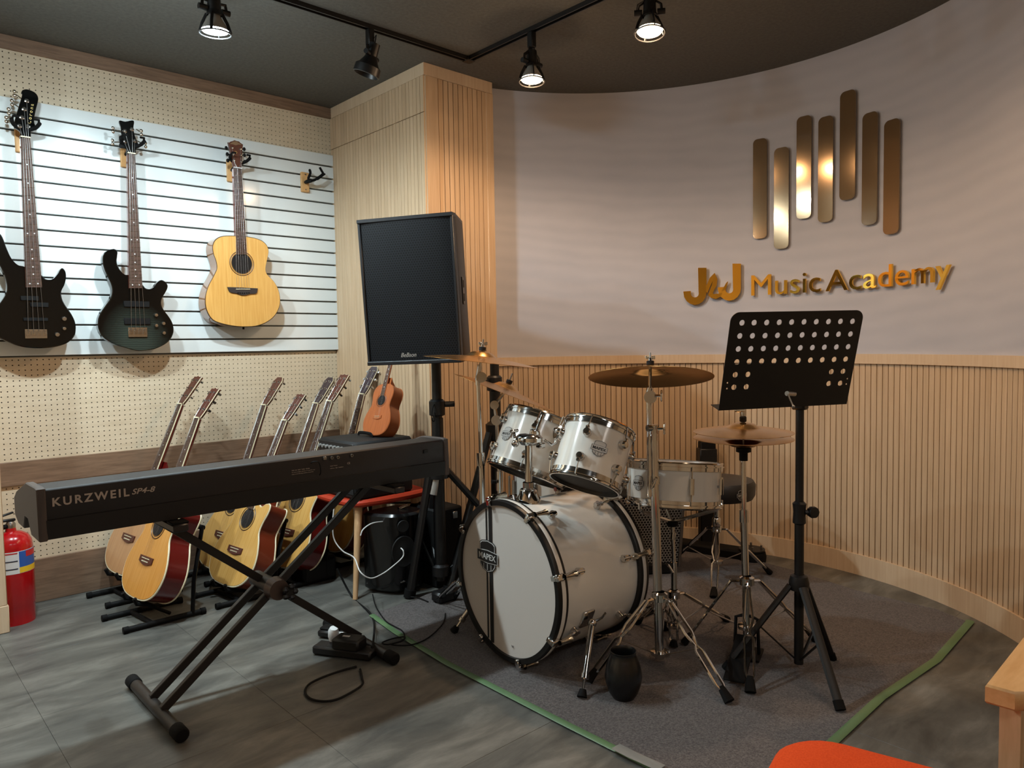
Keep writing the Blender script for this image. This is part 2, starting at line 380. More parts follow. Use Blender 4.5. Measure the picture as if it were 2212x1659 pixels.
# slatwall : 16 white slats with metal-lined grooves
SZ0, SZ1, NS = 1.197, 2.416, 16; sp = (SZ1-SZ0)/NS
MB().box(((WX0+PX0)/2, WY+.004, (SZ0+SZ1)/2), (PX0-WX0, .01, SZ1-SZ0)).build('groove_lining', alum, wl)
s0 = None
for k in range(NS):
    if s0 is None: s0 = MB().box((0, 0, 0), (PX0-WX0, .022, sp-.0085), b=.0015).build('slat', slatm, wl, origin=(0, 0, 0)); s = s0
    else: s = s0.copy(); COL.objects.link(s)
    s.parent = wl; s.location = ((WX0+PX0)/2, -.013, SZ0+(k+.5)*sp+.004)
# pillar
wp = struct('wall_pillar', (PX0, PY, 0))
MB().box(((PX0+PX1)/2+.004, (PY+WY)/2+.004, CZ/2), (PX1-PX0-.016, WY-PY-.016, CZ)).build('core', oakd, wp)
MB().box(((PX0+PX1)/2, (PY+WY)/2-.002, CZ-.032), (PX1-PX0+.01, WY-PY+.002, .064), b=.001).build('cornice', oakp, wp)
ns = 30; pitch = (WY-PY)/ns; sA = sB = None
for k in range(ns):
    for tier, (z0, z1) in enumerate(((.0, 2.452), (2.455, 2.643))):
        pr = sA if tier == 0 else sB
        if pr is None:
            s = MB().box((0, 0, 0), (.014, pitch-.0022, z1-z0), b=.0008).build('slat', oakv, wp, origin=(0, 0, 0))
            if tier == 0: sA = s
            else: sB = s
        else: s = pr.copy(); COL.objects.link(s)
        s.parent = wp; s.location = (.0, (k+.5)*pitch, (z0+z1)/2)
MB().box((PX0+.043, PY+.002, 2.643/2), (.082, .018, 2.643), b=.001).build('corner_board', oakv, wp)
MB().box((PX1-.02, PY+.002, 2.643/2), (.05, .018, 2.643), b=.001).build('corner_board', oakv, wp)
fw = PX1-PX0-.084-.045; nf = 10; sF = None
for k in range(nf):
    if sF is None: sF = MB().box((0, 0, 0), (fw/nf-.0034, .014, 2.643), b=.0008).build('slat', oakv, wp, origin=(0, 0, 0)); s = sF
    else: s = sF.copy(); COL.objects.link(s)
    s.parent = wp; s.location = (.087+(k+.5)*fw/nf, .004, 2.643/2)
MB().box(((PX0+PX1)/2-.002, PY-.004, .052), (PX1-PX0+.012, .03, .104), b=.002).build('plinth', oakp, wp)
# curved alcove wall
wc = struct('wall_curved', AC)
def arc(r0, r1, z0, z1, a0, a1, n=90):
    mb = MB(); vs = []; fs = []
    for i in range(n+1):
        a = math.radians(a0+(a1-a0)*i/n); c, s_ = math.cos(a), math.sin(a)
        vs += [AC+V((c*r0, s_*r0, z0)), AC+V((c*r0, s_*r0, z1)), AC+V((c*r1, s_*r1, z1)), AC+V((c*r1, s_*r1, z0))]
    for i in range(n):
        for k in range(4): fs.append((i*4+k, i*4+(k+1) % 4, i*4+4+(k+1) % 4, i*4+4+k))
    fs += [(0, 1, 2, 3), tuple(n*4+k for k in (3, 2, 1, 0))]
    return mb.add(vs, fs)
A0, A1 = 74.5, -62.0
arc(AR+.006, AR+.05, 1.09, CZ, A0, A1).build('wallpaper', wallp, wc, smooth=20)
arc(AR+.022, AR+.06, 0, 1.12, A0, A1).build('backing', oakd, wc, smooth=20)
arc(AR-.012, AR+.02, 1.094, 1.143, A0, A1).build('dado_rail', oakp, wc, smooth=20)
arc(AR-.008, AR+.02, 0, .106, A0, A1).build('plinth', oakp, wc, smooth=20)
npl = 114; dA = math.radians(A0-A1)/npl; pw = dA*AR
sl = None
for k in range(npl):
    a = math.radians(A0)-(k+.5)*dA
    if sl is None: sl = MB().box((0, 0, 0), (.014, pw-.0034, .992), b=.0008).build('slat', oakv, wc, origin=(0, 0, 0)); s = sl
    else: s = sl.copy(); COL.objects.link(s)
    s.parent = wc; s.rotation_euler = (0, 0, a); s.location = (math.cos(a)*(AR+.008), math.sin(a)*(AR+.008), .6)
# walls that close the room outside the frame
e = AC+V((math.cos(math.radians(A1)), math.sin(math.radians(A1)), 0))*AR
for nm, c, d in (('wall_right', (e.x+.06, (e.y-3.1)/2, CZ/2), (.1, e.y+3.1, CZ)), ('wall_back', (.4, -3.12, CZ/2), (5.8, .1, CZ)), ('wall_far_left', (-2.45, .5, CZ/2), (.1, 7.4, CZ))):
    o = MB().box(c, d).build(nm, creamw, origin=(c[0], c[1], 0)); o['kind'] = 'structure'
# oak post at the left edge of the picture
po = struct('trim_1', (.4, 3.9, 0))
MB().box((.3, 4.0, CZ/2+.06), (.4, .36, CZ-.12), b=.003).build('post', oakp, po)
MB().box((.302, 3.999, .06), (.404, .366, .12), b=.003).build('plinth', oakp, po)
# ------------------------------------------------------------------ wall emblem and lettering on the curved wall
def oncurve(px, py, r=AR):
    d = ray(px, py); o = CAM; a = d.x**2+d.y**2; b = 2*(d.x*(o.x-AC.x)+d.y*(o.y-AC.y)); c = (o.x-AC.x)**2+(o.y-AC.y)**2-r*r
    return o+d*((-b+math.sqrt(b*b-4*a*c))/(2*a))
def cyl_pt(s_, z, r):          # s_: arc length (m), growing towards the photo's right
    a = -s_/AR; return V((AC.x+r*math.cos(a), AC.y+r*math.sin(a), z))
def arclen(p): return -math.atan2(p.y-AC.y, p.x-AC.x)*AR
def plate(outline, r0, r1, name, material, parent):
    """outline [(s,z)] wrapped on the wall; r0 front radius, r1 back"""
    n = len(outline); f = [cyl_pt(a, z, r0) for a, z in outline]; b = [cyl_pt(a, z, r1) for a, z in outline]
    return MB().add(f+b, [tuple(range(n)), tuple(range(2*n-1, n-1, -1))]+[(i, n+i, n+(i+1) % n, (i+1) % n) for i in range(n)]).build(name, material, parent, smooth=30)
emb = thing('wall_emblem', 'emblem of seven upright bronze mirror bars high on the grey curved wall', 'emblem', cyl_pt(0.0, 2.1, AR))
for (xt, yt, xb, yb, wpx) in ((1646, 300, 1640, 516, 31), (1692, 319, 1687, 538, 33), (1741, 251, 1736, 473, 33), (1787, 252, 1784, 480, 33), (1836, 196, 1831, 432, 35), (1884, 243, 1879, 486, 34), (1932, 258, 1926, 506, 35)):
    pt = oncurve(xt, yt); pb = oncurve(xb, yb); s_ = (arclen(pt)+arclen(pb))/2; z1, z0 = pt.z, pb.z
    hw = abs(arclen(oncurve(xt+wpx/2, (yt+yb)/2))-arclen(oncurve(xt-wpx/2, (yt+yb)/2)))/2; hw *= .97
    ol = []; cr = hw*.62
    for (cx_, cz_, st) in ((s_+hw-cr, z1-cr, 0), (s_-hw+cr, z1-cr, 90), (s_-hw+cr, z0+cr, 180), (s_+hw-cr, z0+cr, 270)):
        for k in range(6): a = math.radians(st+k*18); ol.append((cx_+cr*math.cos(a), cz_+cr*math.sin(a)))
    plate(ol, AR-.012, AR-.004, 'bar', bronze, emb)
sgn = thing('wall_lettering', 'gold mirror lettering reading J and J Music Academy across the grey curved wall', 'sign', oncurve(1770, 610))
def wrapped(word, pxl, pxr, ybase, ytop, name_sp=1.0):
    pl = oncurve(pxl, ybase[0]); pr = oncurve(pxr, ybase[1]); s0_, s1_ = arclen(pl), arclen(pr); zb = (pl.z+pr.z)/2; h = oncurve((pxl+pxr)/2, ytop).z-zb
    cu = bpy.data.curves.new('t', 'FONT'); cu.body = word; cu.size = 1; ob = bpy.data.objects.new('t', cu); COL.objects.link(ob)
    dg = bpy.context.evaluated_depsgraph_get(); wd = ob.evaluated_get(dg).dimensions.x
    x0 = min(v[0] for v in ob.evaluated_get(dg).bound_box); bpy.data.objects.remove(ob)
    pos = []   # individual letters
    for i, ch in enumerate(word):
        if ch == ' ': continue
        cu = bpy.data.curves.new('t', 'FONT'); cu.body = word[:i+1]; o2 = bpy.data.objects.new('t', cu); COL.objects.link(o2); dg = bpy.context.evaluated_depsgraph_get()
        xe = max(v[0] for v in o2.evaluated_get(dg).bound_box); bpy.data.objects.remove(o2)
        cu = bpy.data.curves.new('t', 'FONT'); cu.body = ch; cu.extrude = 0; cu.resolution_u = 4; cu.extrude = .02; o2 = bpy.data.objects.new('t', cu); COL.objects.link(o2); dg = bpy.context.evaluated_depsgraph_get()
        me = bpy.data.meshes.new_from_object(o2.evaluated_get(dg)); bpy.data.objects.remove(o2); xm = max(v.co.x for v in me.vertices)
        sc = (s1_-s0_)/wd; vz = h/.73; mb = MB()
        vs = [cyl_pt(s0_+(v.co.x+xe-xm-x0)*sc, zb+v.co.y*vz, AR-.014-(v.co.z)*.3) for v in me.vertices]
        mb.add(vs, [tuple(p.vertices) for p in me.polygons]); mb.build('letter', gold, sgn, smooth=30); bpy.data.meshes.remove(me)
wrapped('Music', 1625, 1776, (638, 631), 587); wrapped('Academy', 1787, 2059, (629, 607), 568)
def pxplate(pts, name='letter'):
    ol = [(arclen(oncurve(*p)), oncurve(*p).z) for p in pts]; plate(ol, AR-.018, AR-.006, name, gold, sgn)
def Jshape(x0, y0, k=1, dy=0):      # from the magnified photo: stem and hook
    P = [(1509, 579), (1527, 579), (1527, 628)]; 
    for i in range(9): a = i/8*PI; P.append((1502+25*math.cos(a), 632+27*math.sin(a)))
    P += [(1477, 630), (1493, 629)]
    for i in range(7): a = PI-i/6*PI; P.append((1502+8.5*math.cos(a), 635+8*math.sin(a)))
    P += [(1510, 628)]
    return [(x0+(x-1477), y0+(y-579)*k) for x, y in P]
pxplate(Jshape(1477, 579)); pxplate([(x+.0, y) for x, y in Jshape(1552, 570)])
pxplate([(1524, 625), (1535, 600), (1545, 590), (1551, 603), (1549, 618), (1541, 633), (1551, 645), (1559, 631), (1570, 612), (1574, 608), (1571, 620), (1566, 633), (1561, 640), (1548, 646), (1537, 644), (1531, 637), (1539, 616), (1541, 607), (1534, 622), (1529, 634)], 'ampersand')
# ================================================================== CEILING TRACK AND SPOTLIGHTS
trk = thing('ceiling_track', 'black L-shaped lighting track screwed to the dark ceiling', 'light track', (TRX, TRY, CZ))
for (p0, p1) in (((-1.2, TRY), (TRX, TRY)), ((TRX, TRY), (TRX, -.8))):
    mb = MB(); c = ((p0[0]+p1[0])/2, (p0[1]+p1[1])/2); dx, dy = abs(p1[0]-p0[0]), abs(p1[1]-p0[1]); hx = dx > dy
    L = max(dx, dy)+.034; mb.box((*c, CZ-.004), (L, .034, .008) if hx else (.034, L, .008))
    for s_ in (-1, 1): mb.box((c[0]+(0 if hx else s_*.0135), c[1]+(s_*.0135 if hx else 0), CZ-.013), (L, .006, .014) if hx else (.006, L, .014))
    mb.build('rail', mat('track_black', (26, 24, 23), .35), trk)
MB().box((TRX, TRY, CZ-.012), (.05, .05, .02), b=.003).build('corner_joint', black, trk)
GLOW = .14
def track_spot(x, y, aim, color, watts, label, lit=True, cone=174, zf=None, head=None, blend=.55, rad=.045):
    root = thing('track_spotlight', label, 'spotlight', (x, y, CZ-.02), None)
    top = V((x, y, CZ-.02)); piv = V(head) if head else V((x, y, CZ-.15)); d = (V(aim)-piv).normalized()
    MB().box(top+V((0, 0, -.035)), (.03, .036, .075), b=.004).build('adapter', black, root)
    side = V((0, 0, 1)).cross(d); side = side.normalized() if side.length > .1 else V((1, 0, 0))
    mb = MB()
    for s_ in (-1, 1): mb.tube([top+V((0, 0, -.068))+side*s_*.012, top+V((0, 0, -.09))+side*s_*.016, piv+V((0, 0, .03))+side*s_*.045, piv+side*s_*.049], .0048, 6, flat=1.6)
    mb.build('yoke', black, root)
    for s_ in (-1, 1): MB().cyl(piv+side*s_*.03, piv+side*s_*.062, .012, n=10).build('pivot_knob', black, root)
    MB().cyl(piv-d*.055, piv+d*.012, .025, .027, 16).build('lamp_socket', black, root)
    MB().tube([piv-d*.05, piv-d*.075+V((0, 0, .02)), piv+V((.01, 0, .075)), top+V((0, 0, -.07))], .003, 5).build('cable', blackm, root)
    if lit:
        MB().lathe([(.026, .0), (.03, .012), (.0315, .02), (.028, .022)], piv, d, 18).build('cage_collar', black, root)
        mb = MB()
        for k in range(4):
            X, Y, Z = frame(d); a = k*PI/2+.6; u = X*math.cos(a)+Y*math.sin(a); mb.tube([piv+d*.015+u*.03, piv+d*.05+u*.048, piv+d*.088+u*.06], .003, 5, flat=2.2)
        mb.torus(piv+d*.09, d, .061, .0032, 32, 6); mb.build('cage', black, root)
        b = MB().lathe([(.018, .01), (.026, .03), (.044, .06), (.052, .078)], piv, d, 24).build('bulb', mat('frosted_reflector', (190, 186, 178), .3, .6), root)
        em = mat('lit_bulb_cool' if color[2] > .9 else 'lit_bulb_warm', (255, 255, 255), .4, emit=((.8, .95, 1) if color[2] > .9 else (1, .78, .5)), estr=22)
        MB().lathe([(.052, .078), (.048, .083), (.02, .088), (0, .089)], piv, d, 24).build('bulb_face', em, b)
        lp = bpy.data.lights.new('open_cage_glow', 'POINT'); lp.energy = watts*GLOW; lp.color = color; lp.shadow_soft_size = .03
        op = bpy.data.objects.new('open_cage_glow', lp); COL.objects.link(op); op.parent = root; op.location = piv+d*.105-root.location
        l = bpy.data.lights.new('spot_lamp', 'SPOT'); l.energy = watts; l.color = color; l.spot_size = math.radians(cone); l.spot_blend = blend; l.shadow_soft_size = rad
        o = bpy.data.objects.new('spot_lamp', l); COL.objects.link(o); o.location = piv+d*.095; o.rotation_euler = d.to_track_quat('-Z', 'Y').to_euler(); o.parent = root; o.location = piv+d*.095-root.location
    else:
        h = MB().lathe([(.024, -.005), (.03, .012), (.046, .04), (.06, .052), (.062, .088), (.056, .09), (.05, .07), (0, .066)], piv, d, 28).build('lamp_housing', black, root)
    return root
track_spot(1.178, TRY, (1.23, 3.12, 1.0), COOL, 70, 'lit cool white track spotlight above the two black basses', head=(1.18, TRY+.005, CZ-.135))
track_spot(1.897, TRY, (1.72, 3.25, 1.7), COOL, 0, 'unlit black track spotlight to the left of the track corner', lit=False, head=(1.897, TRY-.01, CZ-.14))
track_spot(TRX, 2.533, (2.40, 2.45, 1.1), WARM, 27, 'lit warm track spotlight nearest the track corner', head=(TRX, 2.535, CZ-.160))
track_spot(TRX, 1.846, (2.30, 1.70, .9), WARM, 27, 'lit warm track spotlight above the drum kit, right of all others in the photo', head=(TRX, 1.85, CZ-.156))
# more heads on the same track, outside the frame
track_spot(.45, TRY, (.5, 3.3, 1.0), COOL, 70, 'lit cool white track spotlight further left on the same track, out of view')
track_spot(-.35, TRY, (-.3, 3.3, 1.0), COOL, 70, 'lit cool white track spotlight at the far left end of the track, out of view')
track_spot(TRX, 1.0, (2.5, 1.0, 1.0), WARM, 12, 'lit warm track spotlight nearest the photographer on the right arm, out of view')
track_spot(TRX, .2, (2.45, .3, 1.0), WARM, 10, 'lit warm track spotlight at the near end of the right arm, out of view')
track_spot(-1.2, TRY, (-1.9, 2.0, 1.3), WARM, 22, 'warm spotlight added out of view to brighten the far left wall')  # added lamp: brightens the wall that the gold letters mirror
# ================================================================== HANGING GUITARS
YF = 4.06       # front face of the hanging instruments
def tr(pts, sc, ox, oy, Y=YF): return [at(ox+x/sc, oy+y/sc, Y=Y) for x, y in pts]
def lerp(a, b, t): return a+(b-a)*t
def hanger(x, z, label, yokeopen=True, roll=0):
    root = thing('guitar_hanger', label, 'hanger', (x, WY-.02, z), 'guitar hangers on the slat wall')
    MB().box((x, WY-.032, z-.01), (.05, .02, .125), b=.003).build('mounting_block', beech, root)
    for s_ in (-1, 1): MB().cyl((x, WY-.045, z-.01+s_*.05), (x, WY-.039, z-.01+s_*.05), .0045, n=8).build('screw', steel, root)
    c = V((x, WY-.13, z+.025)); MB().tube([(x, WY-.04, z-.01), (x, WY-.07, z-.002), c+V((0, .02, -.01))], .009, 8).build('arm', blackm, root)
    pts = [c+V((-.055*math.cos(roll), -.035, .018)), c+V((-.045, -.005, .004)), c+V((-.02, .012, -.008)), c+V((0, .016, -.01)), c+V((.02, .012, -.008)), c+V((.045, -.005, .004)), c+V((.055, -.035, .018))]
    MB().tube(crom(pts, 4, False), .0085, 8).build('yoke', rubber, root)
    for s_ in (-1, 1): MB().tube([c+V((s_*.052, -.03, .016)), c+V((s_*.05, -.045, .03)), c+V((s_*.03, -.052, .028))], .0055, 6).build('lock_arm', rubber, root)
    return root
def bass(name, label, bodypts, bsc, box_, boy, hpts, nutL, nutR, endL, endR, bodymat, frontmat, bridge, pickups, knobs, posts, ears, logo=None):
    ol = crom([at(box_+x/bsc, boy+y/bsc, Y=YF) for x, y in bodypts], 5)
    lo = min(p.z for p in ol); cx_ = sum(p.x for p in ol)/len(ol)
    root = thing(name, label, 'bass guitar', (cx_, YF, lo))
    b = MB().prism(ol, (0, .042, 0), cham=.004).build('body', bodymat, root)
    nl, nr, el, er = [at(*p, Y=YF-.012) for p in (nutL, nutR, endL, endR)]
    MB().prism([nl+V((0, .003, 0)), nr+V((0, .003, 0)), er+V((0, .003, 0)), el+V((0, .003, 0))], (0, .024, 0), cham=.0).build('neck', mahbrown, root)
    fb = MB().prism([nl, nr, er, el], (0, .006, 0), cham=.001).build('fretboard', rosew, root)
    N = 24; tot = 1-2**(-N/12); fr = MB(); dots = MB(); prev = 0
    for k in range(1, N+1):
        t = (1-2**(-k/12))/tot*.985; a, c = lerp(nl, el, t), lerp(nr, er, t)
        fr.tube([a+V((.0, -.0006, 0)), c+V((0, -.0006, 0))], .0011, 4)
        mid = (prev+t)/2; prev = t
        L_, R_ = lerp(nl, el, mid), lerp(nr, er, mid)
        if k in (3, 5, 7, 9, 15, 17, 19, 21): dots.cyl(lerp(L_, R_, .5)+V((0, -.0012, 0)), lerp(L_, R_, .5), .003, n=8)
        if k in (12, 24):
            for q in (.25, .75): dots.cyl(lerp(L_, R_, q)+V((0, -.0012, 0)), lerp(L_, R_, q), .003, n=8)
    fr.build('frets', nickel, fb); dots.build('inlay_dots', labwhite, fb)
    hp = crom([at(x, y, Y=YF+.004) for x, y in hpts], 4)
    hs = MB().prism(hp, (0, .014, 0), cham=.002).build('headstock', bodymat, root)
    MB().box((nl+nr)/2+V((0, -.002, .004)), ((nr-nl).length, .01, .005)).build('nut', ivory, root)
    bl, br, bt, bb = bridge; c0 = at((bl+br)/2, (bt+bb)/2, Y=YF-.004); w_ = (at(br, bt, Y=YF).x-at(bl, bt, Y=YF).x); h_ = at(bl, bt, Y=YF).z-at(bl, bb, Y=YF).z
    bro = MB().box(c0, (w_, .008, h_), b=.001); bro = bro.build('bridge', nickel, root)
    sd = MB()
    for k in range(4): sd.box(c0+V((w_*(-.36+.24*k), -.006, h_*.05)), (w_*.17, .007, h_*.5), b=.001)
    sd.build('saddles', chrome, bro)
    for (x0, y0, x1, y1) in pickups:
        a = at(x0, y0, Y=YF-.003); c = at(x1, y1, Y=YF-.003); MB().box((a+c)/2, (c.x-a.x, .01, a.z-c.z), b=.002).build('pickup', blackm, root)
    for (x, y, r_) in knobs:
        p = at(x, y, Y=YF); MB().lathe([(0, .016), (r_*.8, .0155), (r_, .012), (r_, 0), (r_*1.15, -.001)], p, (0, -1, 0), 14).build('knob', nickel, root)
    st = [p for p in posts]
    for k, (x, y) in enumerate(posts):
        p = at(x, y, Y=YF+.004); MB().lathe([(.0105, 0), (.0095, .003), (.005, .004), (.005, .012), (0, .0125)], p, (0, -1, 0), 12).build('tuning_post', chrome, root)
    for (x0, y0, x1, y1) in ears:
        a = at(x0, y0, Y=YF+.012); c = at(x1, y1, Y=YF+.012); mb = MB(); mb.tube([a, c], .0028, 6); q = c+(c-a).normalized()*.006
        for s_ in (-1, 1): mb.ball(q+V((0, 0, s_*.009)), .009, 8, (.9, .4, 1))
        mb.build('tuning_peg', nickel, root)
    for k in range(4):
        t = (k+.5)/4*.8+.1; a = lerp(nl, nr, t)+V((0, -.004, 0)); b_ = c0+V((w_*(-.36+.24*k), -.011, 0))
        p = at(*posts[[3, 2, 1, 0][k] if len(posts) > 4 or logo else k], Y=YF-.004)
        MB().tube([p, a, b_], [.0009, .0012-.0001*k, .0012-.0001*k], 5).build('string', steel, root)
    return root
b1 = [(-20, 240), (15, 262), (45, 320), (80, 420), (140, 545), (215, 620), (290, 640), (400, 700), (500, 745), (540, 785), (590, 797), (640, 785), (690, 730), (725, 670), (757, 663), (785, 705), (790, 780), (770, 860), (735, 935), (742, 1020), (780, 1100), (850, 1200), (897, 1300), (907, 1395), (885, 1480), (800, 1555), (650, 1602), (450, 1617), (250, 1595), (100, 1540), (-20, 1475), (-100, 1390), (-130, 1290), (-100, 1190), (0, 1080), (70, 970), (85, 870), (55, 740), (0, 630), (-60, 500), (-80, 370), (-60, 270)]
gloss = mat('gloss_black_lacquer', (4, 5, 5), .12, spec=.35, coat=.4)
bass('bass_guitar', 'glossy black four-string bass with a slanted headstock, cut by the left edge of the photo', b1, 5.53, 0, 460,
     [(46, 201), (49, 194.5), (60, 193), (76, 200), (82.5, 210), (82, 220), (77, 240), (74, 262), (79.5, 279), (76, 281), (67, 283), (65.5, 298), (44.6, 298), (44, 285), (35, 278), (30, 274), (33, 256), (41, 229), (48, 205)],
     (44.7, 298), (65.3, 298), (56, 620.6), (91, 620.6), gloss, gloss, (54, 102, 711, 731), [(44, 639, 84, 650), (65, 653, 105, 664), (50, 686, 104, 694)],
     [(138, 689, .011), (138, 710, .009), (123, 723, .011)], [(57.7, 218), (52.2, 236), (47, 254), (42, 272.6)], [(46, 213, 34, 204), (41, 232, 29, 224), (35, 250, 22, 242), (30, 268, 17, 260)], logo=True)
hr = [o for o in COL.objects if o.name == 'bass_guitar'][0]
a_ = at(66.5, 268, Y=YF+.0005); b_ = at(73, 226, Y=YF+.0005); text('printed_brand', 'Corona', .021, (a_.x, YF+.003, a_.z), (b_-a_), V((0, -1, 0)).cross(b_-a_), mat('gold_print', (206, 178, 110), .35, .6), hr, .0004, fit=(b_-a_).length)
p = at(60, 273, Y=YF+.004); MB().lathe([(.0105, 0), (.0095, .003), (0, .004)], p, (0, -1, 0), 12).build('string_retainer', chrome, hr)
b2 = [(1230, 520), (1262, 468), (1312, 440), (1370, 430), (1405, 458), (1402, 520), (1397, 585), (1422, 655), (1460, 710), (1500, 738), (1535, 742), (1620, 780), (1708, 860), (1740, 897), (1790, 910), (1840, 888), (1872, 840), (1920, 803), (1965, 813), (2002, 855), (2002, 900), (1972, 960), (1937, 1020), (1930, 1090), (1960, 1160), (2020, 1240), (2067, 1330), (2074, 1430), (2030, 1520), (1950, 1582), (1820, 1632), (1650, 1647), (1500, 1612), (1350, 1560), (1230, 1480), (1177, 1380), (1172, 1280), (1202, 1195), (1262, 1105), (1320, 1020), (1342, 940), (1332, 860), (1290, 765), (1252, 680), (1230, 600)]
burst = mat('charcoal_flame_burst', (40, 46, 42), .14, spec=.35, coat=.4)
def burstmat(m):
    b = m.node_tree.nodes['Principled BSDF']; tc = nd(m, 'ShaderNodeTexCoord'); mp = nd(m, 'ShaderNodeMapping'); lk(m, tc.outputs['Object'], mp.inputs[0])
    mp.inputs['Location'].default_value = (0, 0, -.2); mp.inputs['Scale'].default_value = (5.4, 0, 4.2)
    l = nd(m, 'ShaderNodeVectorMath', operation='LENGTH'); lk(m, mp.outputs[0], l.inputs[0])
    r = nd(m, 'ShaderNodeValToRGB'); e = r.color_ramp.elements; e[0].position = .3; e[0].color = lin((48, 56, 50)); e[1].position = .9; e[1].color = lin((4, 5, 5)); lk(m, l.outputs['Value'], r.inputs[0])
    wv = nd(m, 'ShaderNodeTexWave', bands_direction='Z'); wv.inputs['Scale'].default_value = 28; wv.inputs['Distortion'].default_value = 2.5; lk(m, tc.outputs['Object'], wv.inputs[0])
    mr = nd(m, 'ShaderNodeMapRange'); mr.inputs['To Min'].default_value = .72; mr.inputs['To Max'].default_value = 1.12; lk(m, wv.outputs['Fac'], mr.inputs[0])
    mx = nd(m, 'ShaderNodeVectorMath', operation='MULTIPLY'); lk(m, r.outputs[0], mx.inputs[0]); lk(m, mr.outputs[0], mx.inputs[1]); lk(m, mx.outputs[0], b.inputs['Base Color'])
burstmat(burst)
bass('bass_guitar', 'charcoal flamed burst bass guitar hanging between the black bass and the acoustic', b2, 5.53, 0, 460,
     [(257.6, 261), (271, 262.5), (289, 260.5), (288.5, 277), (292, 294), (299, 311), (302, 318), (294, 322), (292, 333), (275.5, 333), (273, 322), (257.6, 318), (261, 301), (262.8, 281)],
     (275.9, 332.8), (292, 332.8), (279, 622.3), (308, 622.3), burst, burst, (277, 318, 707, 728), [(267, 650, 323, 664), (268, 687, 325, 701)],
     [(336, 681, .0095), (352, 699, .0095), (336.5, 703.5, .0095), (353, 719.5, .0095)], [(268.4, 306.8), (269.7, 283.2), (285, 279.5), (291.3, 304.5)], [(262, 283, 247, 281), (261, 307, 246, 307), (294, 279, 303, 285), (297, 305, 312, 312)])
